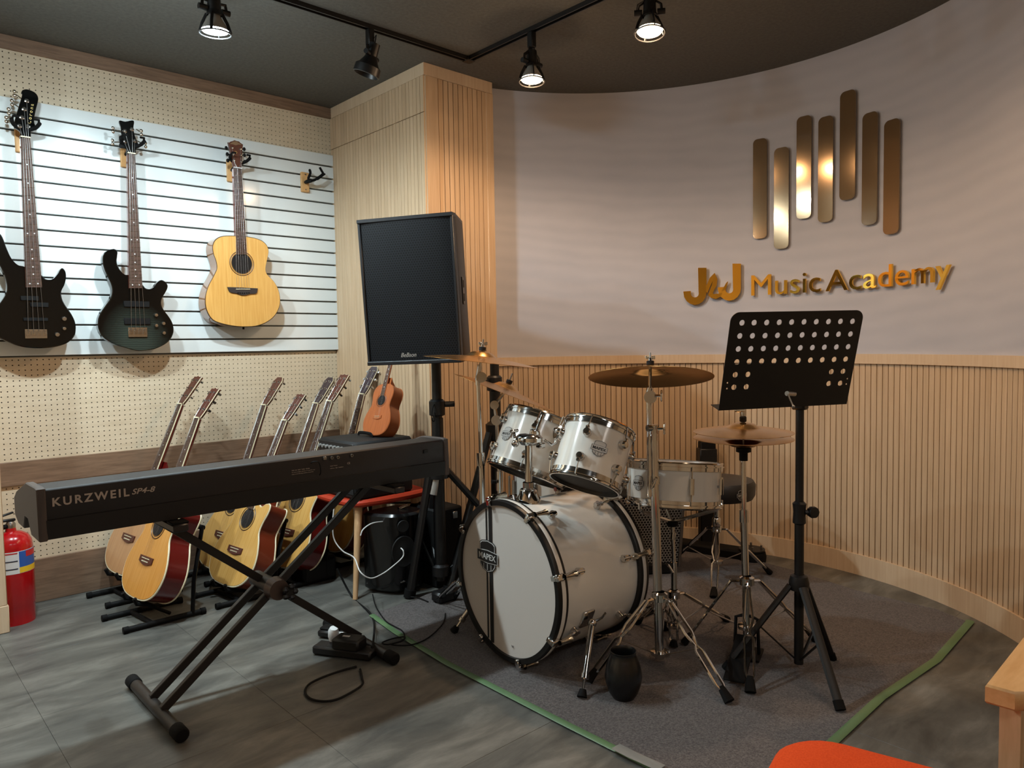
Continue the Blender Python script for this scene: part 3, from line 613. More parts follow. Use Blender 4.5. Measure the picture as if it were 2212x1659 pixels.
# the wall acoustic
def wall_acoustic():
    sc, ox, oy = 3.606, 400, 280; G = lambda x, y, Y=YF: at(ox+x/sc, oy+y/sc, Y=Y); YA = YF-.005
    bp = [(430, 826), (300, 827), (240, 853), (215, 900), (219, 960), (240, 1020), (247, 1080), (222, 1140), (180, 1220), (156, 1310), (164, 1400), (210, 1480), (290, 1515), (390, 1534), (470, 1538), (560, 1531), (640, 1500), (700, 1450), (736, 1380), (741, 1310), (725, 1240), (690, 1180), (642, 1130), (627, 1085), (640, 1010), (651, 950), (640, 905), (605, 868), (550, 845), (485, 832)]
    ol = crom([G(x, y, YA) for x, y in bp], 5); lo = min(p.z for p in ol); cx_ = sum(p.x for p in ol)/len(ol)
    root = thing('acoustic_guitar', 'natural spruce acoustic guitar hanging on the white slat wall', 'guitar', (cx_, YA, lo))
    uv = lambda p: (p.x, p.z)
    c = sum(ol, V())/len(ol)
    MB().prism([p+V((0, .004, 0)) for p in ol], (0, .095, 0), cham=.002).build('body_side', mat('light_mahogany_gloss', (150, 104, 70), .1, coat=.8), root)
    MB().prism([p+V((0, .0015, 0)) for p in ol], (0, .004, 0), cham=.001).build('binding', mat('dark_binding', (60, 40, 26), .3), root)
    MB().prism([c+(p-c)*.985 for p in ol], (0, .003, 0)).build('top_plate', spruce, root, uv=uv)
    h = G(441, 1042, YA); R = abs(G(519, 1042, YA).x-h.x)
    MB().cyl(h+V((0, -.0008, 0)), h+V((0, .001, 0)), R, n=36).build('soundhole', dkhole, root)
    mb = MB()
    for r_ in (1.04, 1.15, 1.19): mb.torus(h+V((0, -.0006, 0)), (0, 1, 0), R*r_, .0011, 40, 5)
    mb.build('rosette', mat('rosette_brown', (90, 50, 24), .4), root)
    nl, nr, el, er = G(379, 302, YA-.012), G(443, 302, YA-.012), G(402, 972, YA-.006), G(480, 972, YA-.006)
    MB().prism([q+V((0, .004, 0)) for q in (nl, nr, lerp(nr, er, .8), lerp(nl, el, .8))], (0, .024, 0), cham=.0).build('neck', mahbrown, root)
    fb = MB().prism([nl, nr, er, el], (0, .005, 0), cham=.0008).build('fretboard', rosew, root)
    fr = MB(); tot = 1-2**(-20/12)
    for k in range(1, 21):
        t = (1-2**(-k/12))/tot; fr.tube([lerp(nl, el, t)+V((0, -.0005, 0)), lerp(nr, er, t)+V((0, -.0005, 0))], .001, 4)
    fr.build('frets', nickel, fb)
    hp = [G(x, y, YA) for x, y in ((335, 98), (345, 101), (356, 92), (368, 90), (385, 82), (402, 88), (420, 91), (432, 103), (452, 116), (446, 160), (443, 240), (441, 302), (381, 302), (366, 240), (350, 160))]
    MB().prism(hp, (0, .015, 0), cham=.0015).build('headstock', headv, root)
    MB().box((nl+nr)/2+V((0, -.001, .003)), ((nr-nl).length, .008, .005)).build('nut', labwhite, root)
    for k, (x, y, s_) in enumerate(((366, 143, -1), (374, 191, -1), (378, 240, -1), (430, 152, 1), (432, 199, 1), (436, 250, 1))):
        p = G(x, y, YA); r_ = MB(); r_.lathe([(.007, 0), (.006, .003), (.003, .004), (.003, .01), (0, .0105)], p, (0, -1, 0), 10)
        r_.build('tuning_post', chrome, root); e_ = G(x+s_*(46 if s_ < 0 else 30), y, YA+.012); mb = MB(); mb.tube([p+V((0, .012, 0)), e_], .002, 5); mb.ball(e_, .011, 10, (.8, .5, 1)); mb.build('tuning_peg', blackm, root)
    lp_ = G(386, 186, YA-.001); text('printed_initial', 'D', .020, (lp_.x, YA-.0005, lp_.z), (1, 0, 0), (0, 0, 1), mat('gold_print', (206, 178, 110), .35, .6), root, .0003)
    MB().prism(crom([G(x, y, YA-.0006) for x, y in ((350, 112), (366, 98), (388, 90), (408, 96), (438, 118), (415, 116), (394, 122), (372, 114))], 3), (0, .0004, 0)).build('crest_inlay', mat('crest_print', (128, 100, 72), .5), root)
    bpz = [(330, 1226), (400, 1228), (470, 1231), (566, 1236), (560, 1270), (548, 1279), (510, 1279), (470, 1290), (440, 1290), (405, 1276), (362, 1270), (345, 1262)]
    br = MB().prism([G(x, y, YA-.008) for x, y in bpz], (0, .008, 0), cham=.001).build('bridge', mat('ebony', (48, 44, 46), .4), root)
    a, b = G(396, 1243, YA-.01), G(506, 1243, YA-.01); MB().tube([a, b], .0022, 5).build('saddle', ivory, br)
    for k in range(6): MB().ball(G(412+k*17, 1271+2*math.sin(k/5*PI), YA-.009), .004, 8).build('bridge_pin', blackm, br)
    for k in range(6):
        t = .1+.8*k/5; p0 = lerp(nl, nr, t)+V((0, -.003, 0)); p1 = lerp(a, b, .05+.9*k/5)+V((0, -.001, 0)); q = [(366, 143), (374, 191), (378, 240), (436, 250), (432, 199), (430, 152)][k]
        MB().tube([G(*q, YA-.006), p0, p1], .0006, 4).build('string', steel, root)
    MB().cyl(G(454, 1538, YA+.05), G(454, 1556, YA+.05), .006, n=8).build('strap_button', blackm, root)
wall_acoustic()
for (px, py, lab) in ((38, 300, 'guitar hanger on a wooden block holding the glossy black bass at the left edge'), (264, 335, 'guitar hanger on a wooden block holding the charcoal burst bass'), (492, 369, 'guitar hanger on a wooden block holding the wall-hung acoustic guitar')):
    c = at(px+7, py-4, Y=WY-.03); hanger(c.x, c.z, lab)
c = at(658, 394, Y=WY-.03); eh = thing('guitar_hanger', 'empty guitar hanger with an open black yoke, nearest the oak pillar', 'hanger', (c.x, WY-.02, c.z))
MB().box((c.x, WY-.032, c.z), (.05, .02, .118), b=.003).build('mounting_block', beech, eh)
for s_ in (-1, 1): MB().cyl((c.x, WY-.045, c.z+s_*.045), (c.x, WY-.039, c.z+s_*.045), .0045, n=8).build('screw', steel, eh)
P = lambda x, y, Y: at(400+x/3.606, 280+y/3.606, Y=Y)
MB().tube([P(936, 410, WY-.045), P(950, 405, WY-.08), P(985, 395, WY-.1)], [.009, .012, .012], 8).build('arm', blackm, eh)
MB().tube(crom([P(968, 308, WY-.08), P(975, 340, WY-.085), P(960, 385, WY-.09), P(1000, 395, WY-.1), P(1050, 365, WY-.11), P(1078, 340, WY-.12)], 4, False), [.004]+[.008]*19+[.006], 8).build('yoke', rubber, eh)
MB().tube([P(1080, 350, WY-.12), P(1048, 295, WY-.125)], .007, 6).build('fork_tip', rubber, eh); MB().tube([P(1090, 345, WY-.12), P(1030, 390, WY-.115)], .005, 6).build('lock_arm', rubber, eh)
# ================================================================== KEYBOARD ON X STAND
KY0, KY1, KX0, KX1 = 2.35, 2.70, .385, 1.80
kb = thing('stage_piano', 'black stage piano on a double X stand, its back with KURZWEIL lettering towards us', 'keyboard', ((KX0+KX1)/2, (KY0+KY1)/2, .70))
prof = [(KY0, .709), (KY0-.004, .765), (KY0, .838), (KY0+.006, .843), (KY0+.14, .84), (KY0+.16, .80), (KY1-.01, .795), (KY1, .785), (KY1, .72), (KY1-.01, .709)]
MB().prism([(KX0+.02, y, z) for y, z in prof], (KX1-KX0-.04, 0, 0), cham=.001).build('case', mat('piano_back_metal', (30, 25, 24), .5), kb)
MB().prism([(KX0+.015, y, z) for y, z in [(KY0-.006, .703), (KY0-.008, .757), (KY0-.002, .759), (KY0+.02, .757), (KY0+.02, .703)]], (KX1-KX0-.03, 0, 0)).build('bottom_rail', mat('piano_black', (19, 18, 19), .45), kb)
cp = [(KY0-.008, .70), (KY0-.008, .765), (KY0-.004, .845), (KY0+.02, .849), (KY0+.15, .846), (KY1-.04, .80), (KY1+.004, .775), (KY1+.004, .72), (KY1-.05, .70), (KY1-.13, .70), (KY1-.16, .74), (KY0+.14, .74), (KY0+.10, .70)]
for x, lab in ((KX0, None), (KX1-.02, None)):
    MB().prism([(x, y, z) for y, z in cp], (.022, 0, 0), cham=.003).build('end_cap', mat('piano_end_cap', (72, 62, 57), .55), kb)
MB().box(((KX0+KX1)/2, KY1-.09, .797), (1.22, .15, .018), b=.002).build('white_keys', mat('key_white', (235, 233, 226), .3), kb)
bk = MB(); k = 0
for i in range(51):
    if i % 7 in (1, 4): continue
    bk.box((KX0+.11+i*1.22/52, KY1-.125, .81), (.011, .085, .014), b=.002)
bk.build('black_keys', plastic, kb)['kind'] = 'stuff'
KT = KY0-.0042
def kpt(px, py): p = at(px, py, Y=KT); return p
a = kpt(112, 1094); b = kpt(277, 1072); text('printed_brand', 'KURZWEIL', .0325, (a.x, KT, a.z), (1, 0, .0), (0, 0, 1), greytxt, kb, .0004, fit=kpt(277, 1072).x-kpt(112, 1094).x, offset=.0009)
a = kpt(284, 1069); text('printed_model', 'SP4-8', .0225, (a.x, KT, a.z+.001), (1, 0, 0), (0, 0, 1), greytxt, kb, .0004, shear=.3, sx=1.2, fit=kpt(335, 1069).x-a.x, offset=.0004)
for px, py, r_ in ((717, 989, .0055), (730, 988, .0055), (760, 984, .0055)):
    p = kpt(px, py); MB().lathe([(r_*.5, -.001), (r_*.55, .002), (r_, .002), (r_, -.002)], p, (0, -1, 0), 14).build('jack_socket', steel, kb)
p = kpt(702, 990); MB().box(p, (.013, .003, .012), b=.001).build('usb_socket', steel, kb)
p = kpt(920, 975); MB().box(p, (.022, .004, .014), b=.001).build('power_switch', plastic, kb)
p = kpt(683, 999); MB().tube(crom([p+V((-.02, .0, .0)), p+V((-.015, -.012, .006)), p+V((.0, -.02, .002)), p+V((.008, -.016, -.03)), p+V((.009, -.006, -.045))], 4, False), .002, 6).build('cable_plug', blackm, kb)
for (px, py, s_, w_) in ((630, 1018, 'MIDI  IN  OUT  THRU  PEDAL', .0052), (630, 1022, 'This device complies with Part 15 of the FCC rules', .0042), (630, 1026, 'subject to the following conditions of operation', .0042), (713, 1008, 'Audio Output', .005), (713, 1013, 'Left/Mono   Right   Headphone', .0042), (750, 1003, 'CE', .010)):
    p = kpt(px, py); text('small_print', s_, w_, (p.x, KT, p.z), (1, 0, 0), (0, 0, 1), greytxt, kb, .0003)
# stand
xs = thing('keyboard_stand', 'black double-braced X keyboard stand under the stage piano', 'stand', (1.13, 2.6, 0))
fx1, fx2 = .735, 1.52; ya, yb = 2.335, 2.875; kst = mat('stand_black', (34, 29, 27), .42)
for fx, y0, y1 in ((fx1, ya, yb), (fx2, ya, yb)):
    f = MB().cyl((fx, y0+.02, .024), (fx, y1-.02, .024), .02, n=16).build('foot', kst, xs)
    for yy, sg in ((y0, 1), (y1, -1)): MB().lathe([(0, 0), (.019, .002), (.0235, .008), (.0235, .055), (.021, .058)], (fx, yy, .0245), (0, sg, 0), 18).build('end_cap', rubber, f)
ym = 2.60; top1 = V((1.50, ym, .69)); top2 = V((.80, ym, .69)); pz = None
def flatbar(p, q, name, w_=.02, h_=.028):
    p = V(p); q = V(q); a_ = (q-p).normalized(); y_ = V((0, 1, 0)); return MB().box((p+q)/2, ((q-p).length, w_, h_), (a_, y_, a_.cross(y_)), b=.002).build(name, kst, xs)
for dy in (-.055, .055): flatbar((fx1, ym+dy-.02, .04), (1.535, ym+dy-.02, .672), 'brace_tube')
flatbar((fx2, ym, .04), (.745, ym, .672), 'brace_tube')
for (x, z) in ((.745, .685), (1.535, .685)):
    t_ = MB().box((x, ym-.06, z-.004), (.045, .48, .024), b=.004).build('top_arm', kst, xs)
    for sg in (-1, 1): MB().box((x, ym-.06+sg*.21, z+.011), (.05, .05, .008), b=.002).build('rubber_pad', rubber, t_)
cxp = (fx1+1.46)/2+.03; pc = V((1.128, ym, .356))
MB().cyl(pc+V((0, -.085, 0)), pc+V((0, .07, 0)), .03, n=20).build('pivot_hub', kst, xs)
MB().cyl(pc+V((0, -.125, 0)), pc+V((0, -.085, 0)), .036, .042, 20).build('pivot_disc', mat('worn_metal', (92, 78, 72), .4, .6), xs)
kn = MB(); kn.cyl(pc+V((.03, -.15, -.01)), pc+V((.03, -.085, -.01)), .018, n=8)
for k in range(5): a_ = k*2*PI/5; kn.ball(pc+V((.03+.02*math.cos(a_), -.145, -.01+.02*math.sin(a_))), .012, 8)
kn.build('locking_knob', plastic, xs)
# sustain pedal, adapter, cables under the stand
def flr(px, py, z=.004): p = at(px, py, Z=z); return p
pp = flr(745, 1405, .02); ps = thing('power_strip', 'black power strip with a bulky adapter and a white plug under the keyboard stand', 'power strip', (pp.x, pp.y, 0))
ax_ = ((V((.5, -.87, 0)).normalized()), V((.87, .5, 0)).normalized(), V((0, 0, 1)))
MB().box(pp+V((0, 0, .0)), (.26, .07, .036), ax_, b=.008).build('strip_body', plastic, ps)
MB().box(pp+ax_[0]*.02+V((0, 0, .035)), (.12, .075, .045), ax_, b=.008).build('adapter', mat('adapter_black', (16, 14, 14), .5), ps)
MB().box(pp+ax_[0]*.03+V((-.01, .02, .0585)), (.03, .012, .001), ax_).build('sticker', labwhite, ps)
wp_ = flr(728, 1390, .04)+V((0, .03, .03)); MB().lathe([(0, .03), (.016, .028), (.021, .015), (.019, -.01), (.012, -.03)], wp_, (0, -.3, 1), 14).build('white_plug', white, ps)
MB().box(wp_+V((.03, -.02, -.012)), (.045, .022, .03), ax_, b=.005).build('white_plug', white, ps)
fpx = flr(715, 1366, .02); fp = thing('sustain_pedal', 'small black foot pedal beside the right foot of the keyboard stand', 'pedal', (fpx.x, fpx.y, 0))
MB().box(fpx, (.10, .06, .03), ax_, b=.008).build('pedal_base', plastic, fp); MB().box(fpx+V((0, 0, .02)), (.085, .045, .012), ax_, b=.005).build('treadle', blackm, fp)
def cable(pxs, r, label, name='cable', material=blackm, z=.005, zs=None, group=None, pts=None):
    P_ = pts or [at(x, y, Z=(zs[i] if zs else z)) for i, (x, y) in enumerate(pxs)]
    return single(MB().tube(crom(P_, 6, False), r, 6).build(name, material, origin=(P_[0].x, P_[0].y, min(p.z for p in P_))), label, 'cable', group)
cable([(770, 1440), (740, 1448), (700, 1462), (668, 1478), (659, 1495), (672, 1510), (700, 1515), (730, 1510), (765, 1492), (783, 1478), (782, 1465), (778, 1445)], .0042, 'black cable looping on the bare floor in front of the power strip', z=.006)
cable(None, .0048, 'thick black cable running from under the amp chair down to the stand foot', pts=[at(728, 1228, Y=3.2), at(760, 1288, Z=.006), at(795, 1320, Z=.006), at(808, 1345, Z=.006), at(806, 1390, Z=.05), at(803, 1398, Z=.045)])
cable([(805, 1284), (812, 1310), (832, 1340), (850, 1352), (868, 1362), (874, 1374), (868, 1384), (838, 1392), (826, 1388), (850, 1379), (874, 1376), (868, 1385), (845, 1392), (880, 1394), (910, 1386), (935, 1370), (958, 1345), (962, 1325)], .0028, 'thin black cable with small coils lying across the carpet edge', z=.013)
cable([(880, 1288), (905, 1292), (925, 1300)], .003, 'short black cable entering the small adapter box beside the bass drum', z=.014)
cable([(935, 1258), (965, 1256), (990, 1262), (1000, 1272)], .003, 'thin black cable on the carpet behind the adapter box', z=.014)
# ================================================================== CARPET
rg = thing('carpet', 'grey needle felt carpet under the drum kit, taped green along two edges', 'carpet', (2.6, 1.9, 0))
out = [(1.665, .945), (1.663, 1.6), (1.668, 2.2), (1.70, 2.62), (1.735, 2.855), (2.0, 2.875), (2.3, 2.95), (2.75, 3.0), (3.1, 2.98), (3.35, 2.8), (3.56, 2.55), (3.70, 2.2), (3.66, 1.8), (3.57, 1.45), (3.565, 1.1), (3.50, .965), (3.0, .935), (2.55, .965), (2.1, .95)]
MB().prism([(x, y, .009) for x, y in out], (0, 0, -.0085), cham=.002).build('pile', rugm, rg)
MB().tube([(1.735, 2.85, .006), (1.70, 2.6, .006), (1.668, 2.2, .006), (1.663, 1.6, .006), (1.665, .94, .006)], .016, 8, flat=.25, up=(0, 0, 1)).build('green_tape', greentape, rg)
MB().tube([(1.66, .945, .006), (2.1, .945, .006), (2.55, .955, .006), (3.0, .925, .006), (3.52, .955, .006)], .017, 8, flat=.25, up=(0, 0, 1)).build('green_tape', greentape, rg)
for o in rg.children:
    if o.name.startswith('green'):
        pass
pk = MB().tube([at(1330, 1612, Z=.016), at(1365, 1630, Z=.016), at(1430, 1659, Z=.016)], .02, 6, flat=.08, up=(0, 0, 1)).build('clear_tape', mat('clear_tape', (190, 190, 186), .12, spec=.8, trans=.6), rg)
GZ = .009   # carpet top
# ================================================================== FIRE EXTINGUISHER
fe_c = at(47, 1322, Z=0); fe_c = V((.545, 3.96, 0)); fe = thing('fire_extinguisher', 'red fire extinguisher standing on the floor beside the left oak post', 'fire extinguisher', fe_c)
R = .082
MB().lathe([(0, .004), (R*.93, .004), (R*.95, .0), (R*.97, .08), (R, .085), (R, .345), (R*.96, .37), (R*.8, .395), (R*.5, .41), (.022, .415), (.02, .43), (0, .43)], fe_c, n=36).build('cylinder', red, fe)
MB().lathe([(.02, .0), (.02, .02), (.014, .03), (0, .03)], fe_c+V((0, 0, .428)), n=14).build('valve', steel, fe)
MB().box(fe_c+V((-.03, 0, .465)), (.10, .016, .012), b=.003).build('handle', black, fe); MB().box(fe_c+V((-.035, 0, .487)), (.10, .016, .008), (V((.97, 0, .24)), V((0, 1, 0)), V((-.24, 0, .97))), b=.002).build('lever', black, fe)
MB().tube(crom([fe_c+V((-.02, -.01, .44)), fe_c+V((-.08, -.03, .43)), fe_c+V((-.1, -.04, .4)), fe_c+V((-.097, -.03, .25)), fe_c+V((-.092, -.03, .14))], 5, False), .011, 8).build('hose', rubber, fe)
def wrap(a0, a1, z0, z1, r_, name, material, n=12):
    vs = []; fs = []
    for i in range(n+1):
        a_ = math.radians(a0+(a1-a0)*i/n); vs += [fe_c+V((r_*math.cos(a_), r_*math.sin(a_), z0)), fe_c+V((r_*math.cos(a_), r_*math.sin(a_), z1))]
    for i in range(n): fs.append((2*i, 2*i+2, 2*i+3, 2*i+1))
    return MB().add(vs, fs).build(name, material, fe)
lb = wrap(-128, 10, .235, .335, R+.0006, 'label', labwhite)
wrap(-80, 10, .262, .333, R+.0011, 'label_band', lcdblue); wrap(-60, 10, .305, .331, R+.0016, 'label_band', labred); wrap(-80, 10, .237, .262, R+.0011, 'label_band', labyel)
for z in (.325, .29, .255): wrap(-124, -84, z, z+.005, R+.0011, 'label_line', labred if z > .32 else mat('label_ink', (40, 44, 60), .5))
wrap(-170, -128, .10, .185, R+.0011, 'yellow_tag', labyel)
# ================================================================== FLOOR GUITARS
HALF = [(0, 0), (.10, .008), (.168, .045), (.198, .11), (.194, .17), (.165, .235), (.136, .285), (.138, .335), (.150, .385), (.146, .435), (.11, .478), (.05, .495)]
CUT = [(.10, .008), (.168, .045), (.198, .11), (.194, .17), (.165, .235), (.136, .285), (.138, .335), (.150, .375), (.153, .405), (.142, .425), (.115, .425), (.082, .405), (.055, .415), (.042, .445), (.036, .495)]
def guitar(label, base, head, n0, top, side, headm=headv, cut=False, L=1.03, name='acoustic_guitar', nstr=6, depth=.105, slim=1., group='guitars on floor stands', square=True, bind=ivory, cat='guitar', inv=False):
    u = (V(head)-V(base)); Sc = u.length/L; u.normalize(); n = V(n0); n = (n-u*n.dot(u)).normalized(); r = u.cross(n)
    P_ = lambda x, y, z=0: V(base)+(r*(x*slim)+u*y+n*z)*Sc
    root = thing(name, label, cat, V(base), group)
    left = [(-x, y) for x, y in HALF[1:]]; right = CUT if cut else HALF[1:]
    ol2 = crom([V((x, y, 0)) for x, y in [(0, 0)]+right+[(0, .497)]+left[::-1]], 4); ol2 = [(p.x, p.y) for p in ol2]
    c0 = (0, .24); sh = lambda k: [(c0[0]+(x-c0[0])*k, c0[1]+(y-c0[1])*k) for x, y in ol2]
    uv = lambda p: ((p-V(base)).dot(r), (p-V(base)).dot(u))
    MB().prism([P_(x, y, -.001) for x, y in ol2], -n*depth*Sc, cham=.001).build('body_side', side, root)
    mb = MB()
    for z in (0, -depth): mb.tube([P_(x, y, z-.003) for x, y in ol2], .0042*Sc, 6, True)
    for q, z in (('binding', -.003), ('binding', -depth+.001)): MB().tube([P_(x, y, z) for x, y in ol2], .0042*Sc, 6, True).build(q, bind, root)
    MB().prism([P_(x, y, .002) for x, y in sh(.985)], -n*.003*Sc).build('top_plate', top, root, uv=uv)
    sy_ = .335; MB().cyl(P_(0, sy_, .0015), P_(0, sy_, .0035), .049*Sc, n=28).build('soundhole', dkhole, root)
    ro = MB()
    for rr in (.052, .061, .064): ro.torus(P_(0, sy_, .0025), n, rr*Sc, .0011*Sc, 32, 4)
    ro.build('rosette', mat('rosette_dark', (70, 44, 26), .4), root)
    nw, bw, ny, ey = .0215, .028, .862, .383
    hb = 14; nk = MB(); vs = []
    for (y, w_, d_) in ((.43, bw, .03), (.52, bw, .028), (.56, .026, .024), (ny, nw, .021)):
        for k in range(7): a_ = k/6*PI; vs.append(P_(w_*math.cos(a_), y, .002-d_*math.sin(a_)))
    nk.add(vs, [(i*7+k, i*7+k+1, (i+1)*7+k+1, (i+1)*7+k) for i in range(3) for k in range(6)]+[(i*7, (i+1)*7, (i+1)*7+6, i*7+6) for i in range(3)]+[tuple(range(7)), tuple(21+k for k in range(7))]).build('neck', side, root)
    MB().prism([P_(0, .50, -.02), P_(0, .565, -.022), P_(0, .53, -.045), P_(0, .50, -.085)], r*.045*Sc).build('neck_heel', side, root)
    fw_ = lambda y: bw+(nw-bw)*(y-ey)/(ny-ey)
    fb = MB().prism([P_(-nw, ny, .008), P_(nw, ny, .008), P_(bw, ey, .008), P_(-bw, ey, .008)], -n*.006*Sc).build('fretboard', rosew, root)
    MB().tube([P_(nw, ny, .004), P_(bw, ey, .004)], .0035*Sc, 5).build('edge_binding', bind, fb); MB().tube([P_(-nw, ny, .004), P_(-bw, ey, .004)], .0035*Sc, 5).build('edge_binding', bind, fb)
    fr = MB(); dt = MB(); tot = 1-2**(-20/12); pv = 0
    for k in range(1, 21):
        t = (1-2**(-k/12))/tot; y = ny+(ey-ny)*t; fr.tube([P_(-fw_(y), y, .0084), P_(fw_(y), y, .0084)], .0006, 3); mid = ny+(ey-ny)*(t+pv)/2; pv = t
        if k in (3, 5, 7, 9, 12, 15): dt.cyl(P_(0, mid, .0082), P_(0, mid, .009), .0028, n=7)
    f1 = fr.build('frets', nickel, fb); f1['kind'] = 'stuff'; d1 = dt.build('inlay_dots', labwhite, fb); d1['kind'] = 'stuff'
    MB().box(P_(0, ny+.003, .008), (.045*Sc*slim, .006*Sc, .008*Sc), (r, u, n)).build('nut', ivory, root)
    # head, tilted back
    tb = math.radians(13); hu = (u*math.cos(tb)-n*math.sin(tb)); hn = (n*math.cos(tb)+u*math.sin(tb)); O = P_(0, ny+.006, .004)
    H_ = lambda x, y, z=0: O+(r*(x*slim)+hu*y+hn*z)*Sc
    ho = [(-.023, 0), (.023, 0), (.030, .03), (.036, .165), (.012, .165), (0, .170), (-.012, .165), (-.036, .165), (-.030, .03)] if square else [(-.023, 0), (.023, 0), (.031, .03), (.037, .15), (.022, .172), (-.022, .172), (-.037, .15), (-.031, .03)]
    hd = MB().prism([H_(x, y) for x, y in ho], -hn*.014*Sc, cham=.001).build('headstock', headm, root)
    MB().tube([H_(x*1.0, y, -.004) for x, y in ho[1:]+ho[:0]], .0028*Sc, 4).build('head_binding', bind, hd)
    per = nstr//2
    for k in range(per):
        y = .045+k*(.095/(per-1)); 
        for sg in (-1, 1):
            MB().lathe([(.0075*Sc, 0), (.006*Sc, .003*Sc), (.003*Sc, .004*Sc), (.003*Sc, .011*Sc), (0, .0115*Sc)], H_(sg*.02, y), hn, 8).build('tuning_post', chrome, hd)
            mb = MB(); e_ = H_(sg*.050, y, -.012); mb.tube([H_(sg*.03, y, -.012), e_], .0022*Sc, 5); mb.tube([e_-hn*.007*Sc, e_+hn*.007*Sc], [.007*Sc, .007*Sc], 8); mb.build('tuning_peg', chrome, hd)
    by = .172; bz = .0085
    bo = [(-.085, by-.012), (-.06, by-.016), (-.03, by-.022), (0, by-.024), (.03, by-.022), (.06, by-.016), (.085, by-.012), (.085, by+.016), (-.085, by+.016)]
    br = MB().prism([P_(x*.75, y, bz) for x, y in bo], -n*.008*Sc, cham=.001).build('bridge', headm, root)
    MB().tube([P_(-.038, by+.006, bz+.0015), P_(.038, by+.006, bz+.0015)], .002*Sc, 5).build('saddle', ivory, br)
    for k in range(nstr):
        q = (k-(nstr-1)/2)/((nstr-1)/2)
        MB().ball(P_(q*.028, by-.008, bz+.001), .0034*Sc, 6).build('bridge_pin', ivory, br)
        MB().tube([H_((-.02 if q < 0 else .02), .05+.04*abs(q)*0+(.045+(per-1-min(k, nstr-1-k))*(.095/(per-1))-.05), .006), P_(q*nw*.8, ny, .012), P_(q*.027, by+.006, bz+.004)], .00035*Sc, 3).build('string', steel, root)
    return root
N0 = (-.99, -.12, 0)
def leaning(label, bpx, Yb, hpx, dY, **k):
    b_ = at(*bpx, Y=Yb); h_ = at(*hpx, Y=Yb+dY)
    g = guitar(label, b_, h_, k.pop('n0', N0), **k); print('G', label[:30], 'base', [round(q, 3) for q in b_], 'len', round((h_-b_).length, 3)); return b_, h_
floorg = [
 ('reddish acoustic guitar at the far left of the floor row, against the pegboard', (250, 1238), 3.95, (415, 808), .05, dict(top=cedar, side=mahred)),
 ('amber acoustic guitar with dark red sides on the front left floor stand', (289, 1291), 3.55, (452, 834), .05, dict(top=spruce2, side=mahred, cut=True)),
 ('acoustic guitar with a tall oval-topped headstock behind the brown-sided cutaway guitar', (457, 1229), 3.93, (592, 812), .05, dict(top=spruce, side=mahred, square=False)),
 ('natural cutaway acoustic guitar with brown sides in the middle of the floor row', (481, 1262), 3.56, (640, 846), .05, dict(top=spruce, side=mahbrown, cut=True)),
 ('acoustic guitar with a dark purplish headstock, left of the pale-edged one near the pillar', (573, 1205), 3.93, (703, 812), .05, dict(top=cedar, side=mahred, headm=mat('dark_head', (58, 44, 50), .3), square=False)),
 ('acoustic guitar with pale head edges and red sides behind the upper X stand', (596, 1222), 3.58, (734, 804), .05, dict(top=spruce, side=mahred, cut=False)),
 ('acoustic guitar standing mostly hidden behind the practice amp', (700, 1187), 3.72, (798, 790), .01, dict(top=spruce, side=mahred, headm=mat('dark_head', (58, 44, 50), .3), square=False)),
]
gb = []
for lab, b_, y_, h_, dy_, k_ in floorg: gb.append(leaning(lab, b_, y_, h_, dy_, **k_))
# floor stands : two feet, a rear post with a yoke, and two padded cradle arms
def gstand(p, h, label):
    p = V(p); u = (V(h)-p).normalized(); n = V(N0).normalized(); s_ = V((-n.y, n.x, 0)); bk = -n; o = V((p.x, p.y, 0))
    root = thing('guitar_stand', label, 'stand', o+bk*.12, 'guitar floor stands')
    for q in (-.115, .115):
        a = o+s_*q+V((-.07, 0, .014)); b = o+s_*q+V((.235, 0, .014))
        f = MB().cyl(a, b, .0125, n=12).build('foot_tube', blackm, root)
        for e_, d_ in ((a, -1), (b, 1)): MB().cyl(e_, e_+V((d_*.022, 0, 0)), .0155, n=12).build('rubber_end', rubber, f)
    MB().cyl(o+s_*-.115+V((.03, 0, .014)), o+s_*.115+V((.03, 0, .014)), .010, n=10).build('cross_bar', blackm, root)
    q0 = o+bk*.15+s_*.0; pt = q0+V((0, 0, .02)); top = p+u*.30+bk*(.135)
    MB().tube([o+s_*-.115+V((.20, 0, .02)), o+s_*-.115+V((.21, 0, .16)), top+s_*-.09+V((.03, 0, 0))], .019, 6, flat=.4).build('rear_post', blackm, root)
    MB().tube([o+s_*.115+V((.20, 0, .02)), o+s_*.115+V((.21, 0, .16)), top+s_*.09+V((.03, 0, 0))], .019, 6, flat=.4).build('rear_post', blackm, root)
    MB().tube([top+s_*-.1+V((.03, 0, 0)), top+s_*.1+V((.03, 0, 0))], .012, 8).build('back_rest', rubber, root)
    for q in (-.06, .06):
        base = o+s_*q+V((.03, 0, .018)); z_ = p.z-.014
        MB().tube([base+bk*.10, base+V((0, 0, z_-.03)), V((o.x, o.y, z_))+s_*q+n*.012, V((o.x, o.y, z_+.028))+s_*q+n*.022], [.008, .008, .009, .010], 7).build('cradle_arm', rubber, root)
stl = ['guitar stand under the reddish guitar at the far left', 'guitar stand under the amber cutaway guitar, front left', 'guitar stand under the oval-headed guitar, third of the floor row', 'guitar stand under the brown-sided cutaway guitar', 'guitar stand under the guitar with the dark purplish headstock', 'guitar stand under the red-sided guitar behind the X stand', 'guitar stand under the guitar hidden behind the practice amp']
for (b_, h_), l_ in zip(gb, stl): gstand(b_, h_, l_)
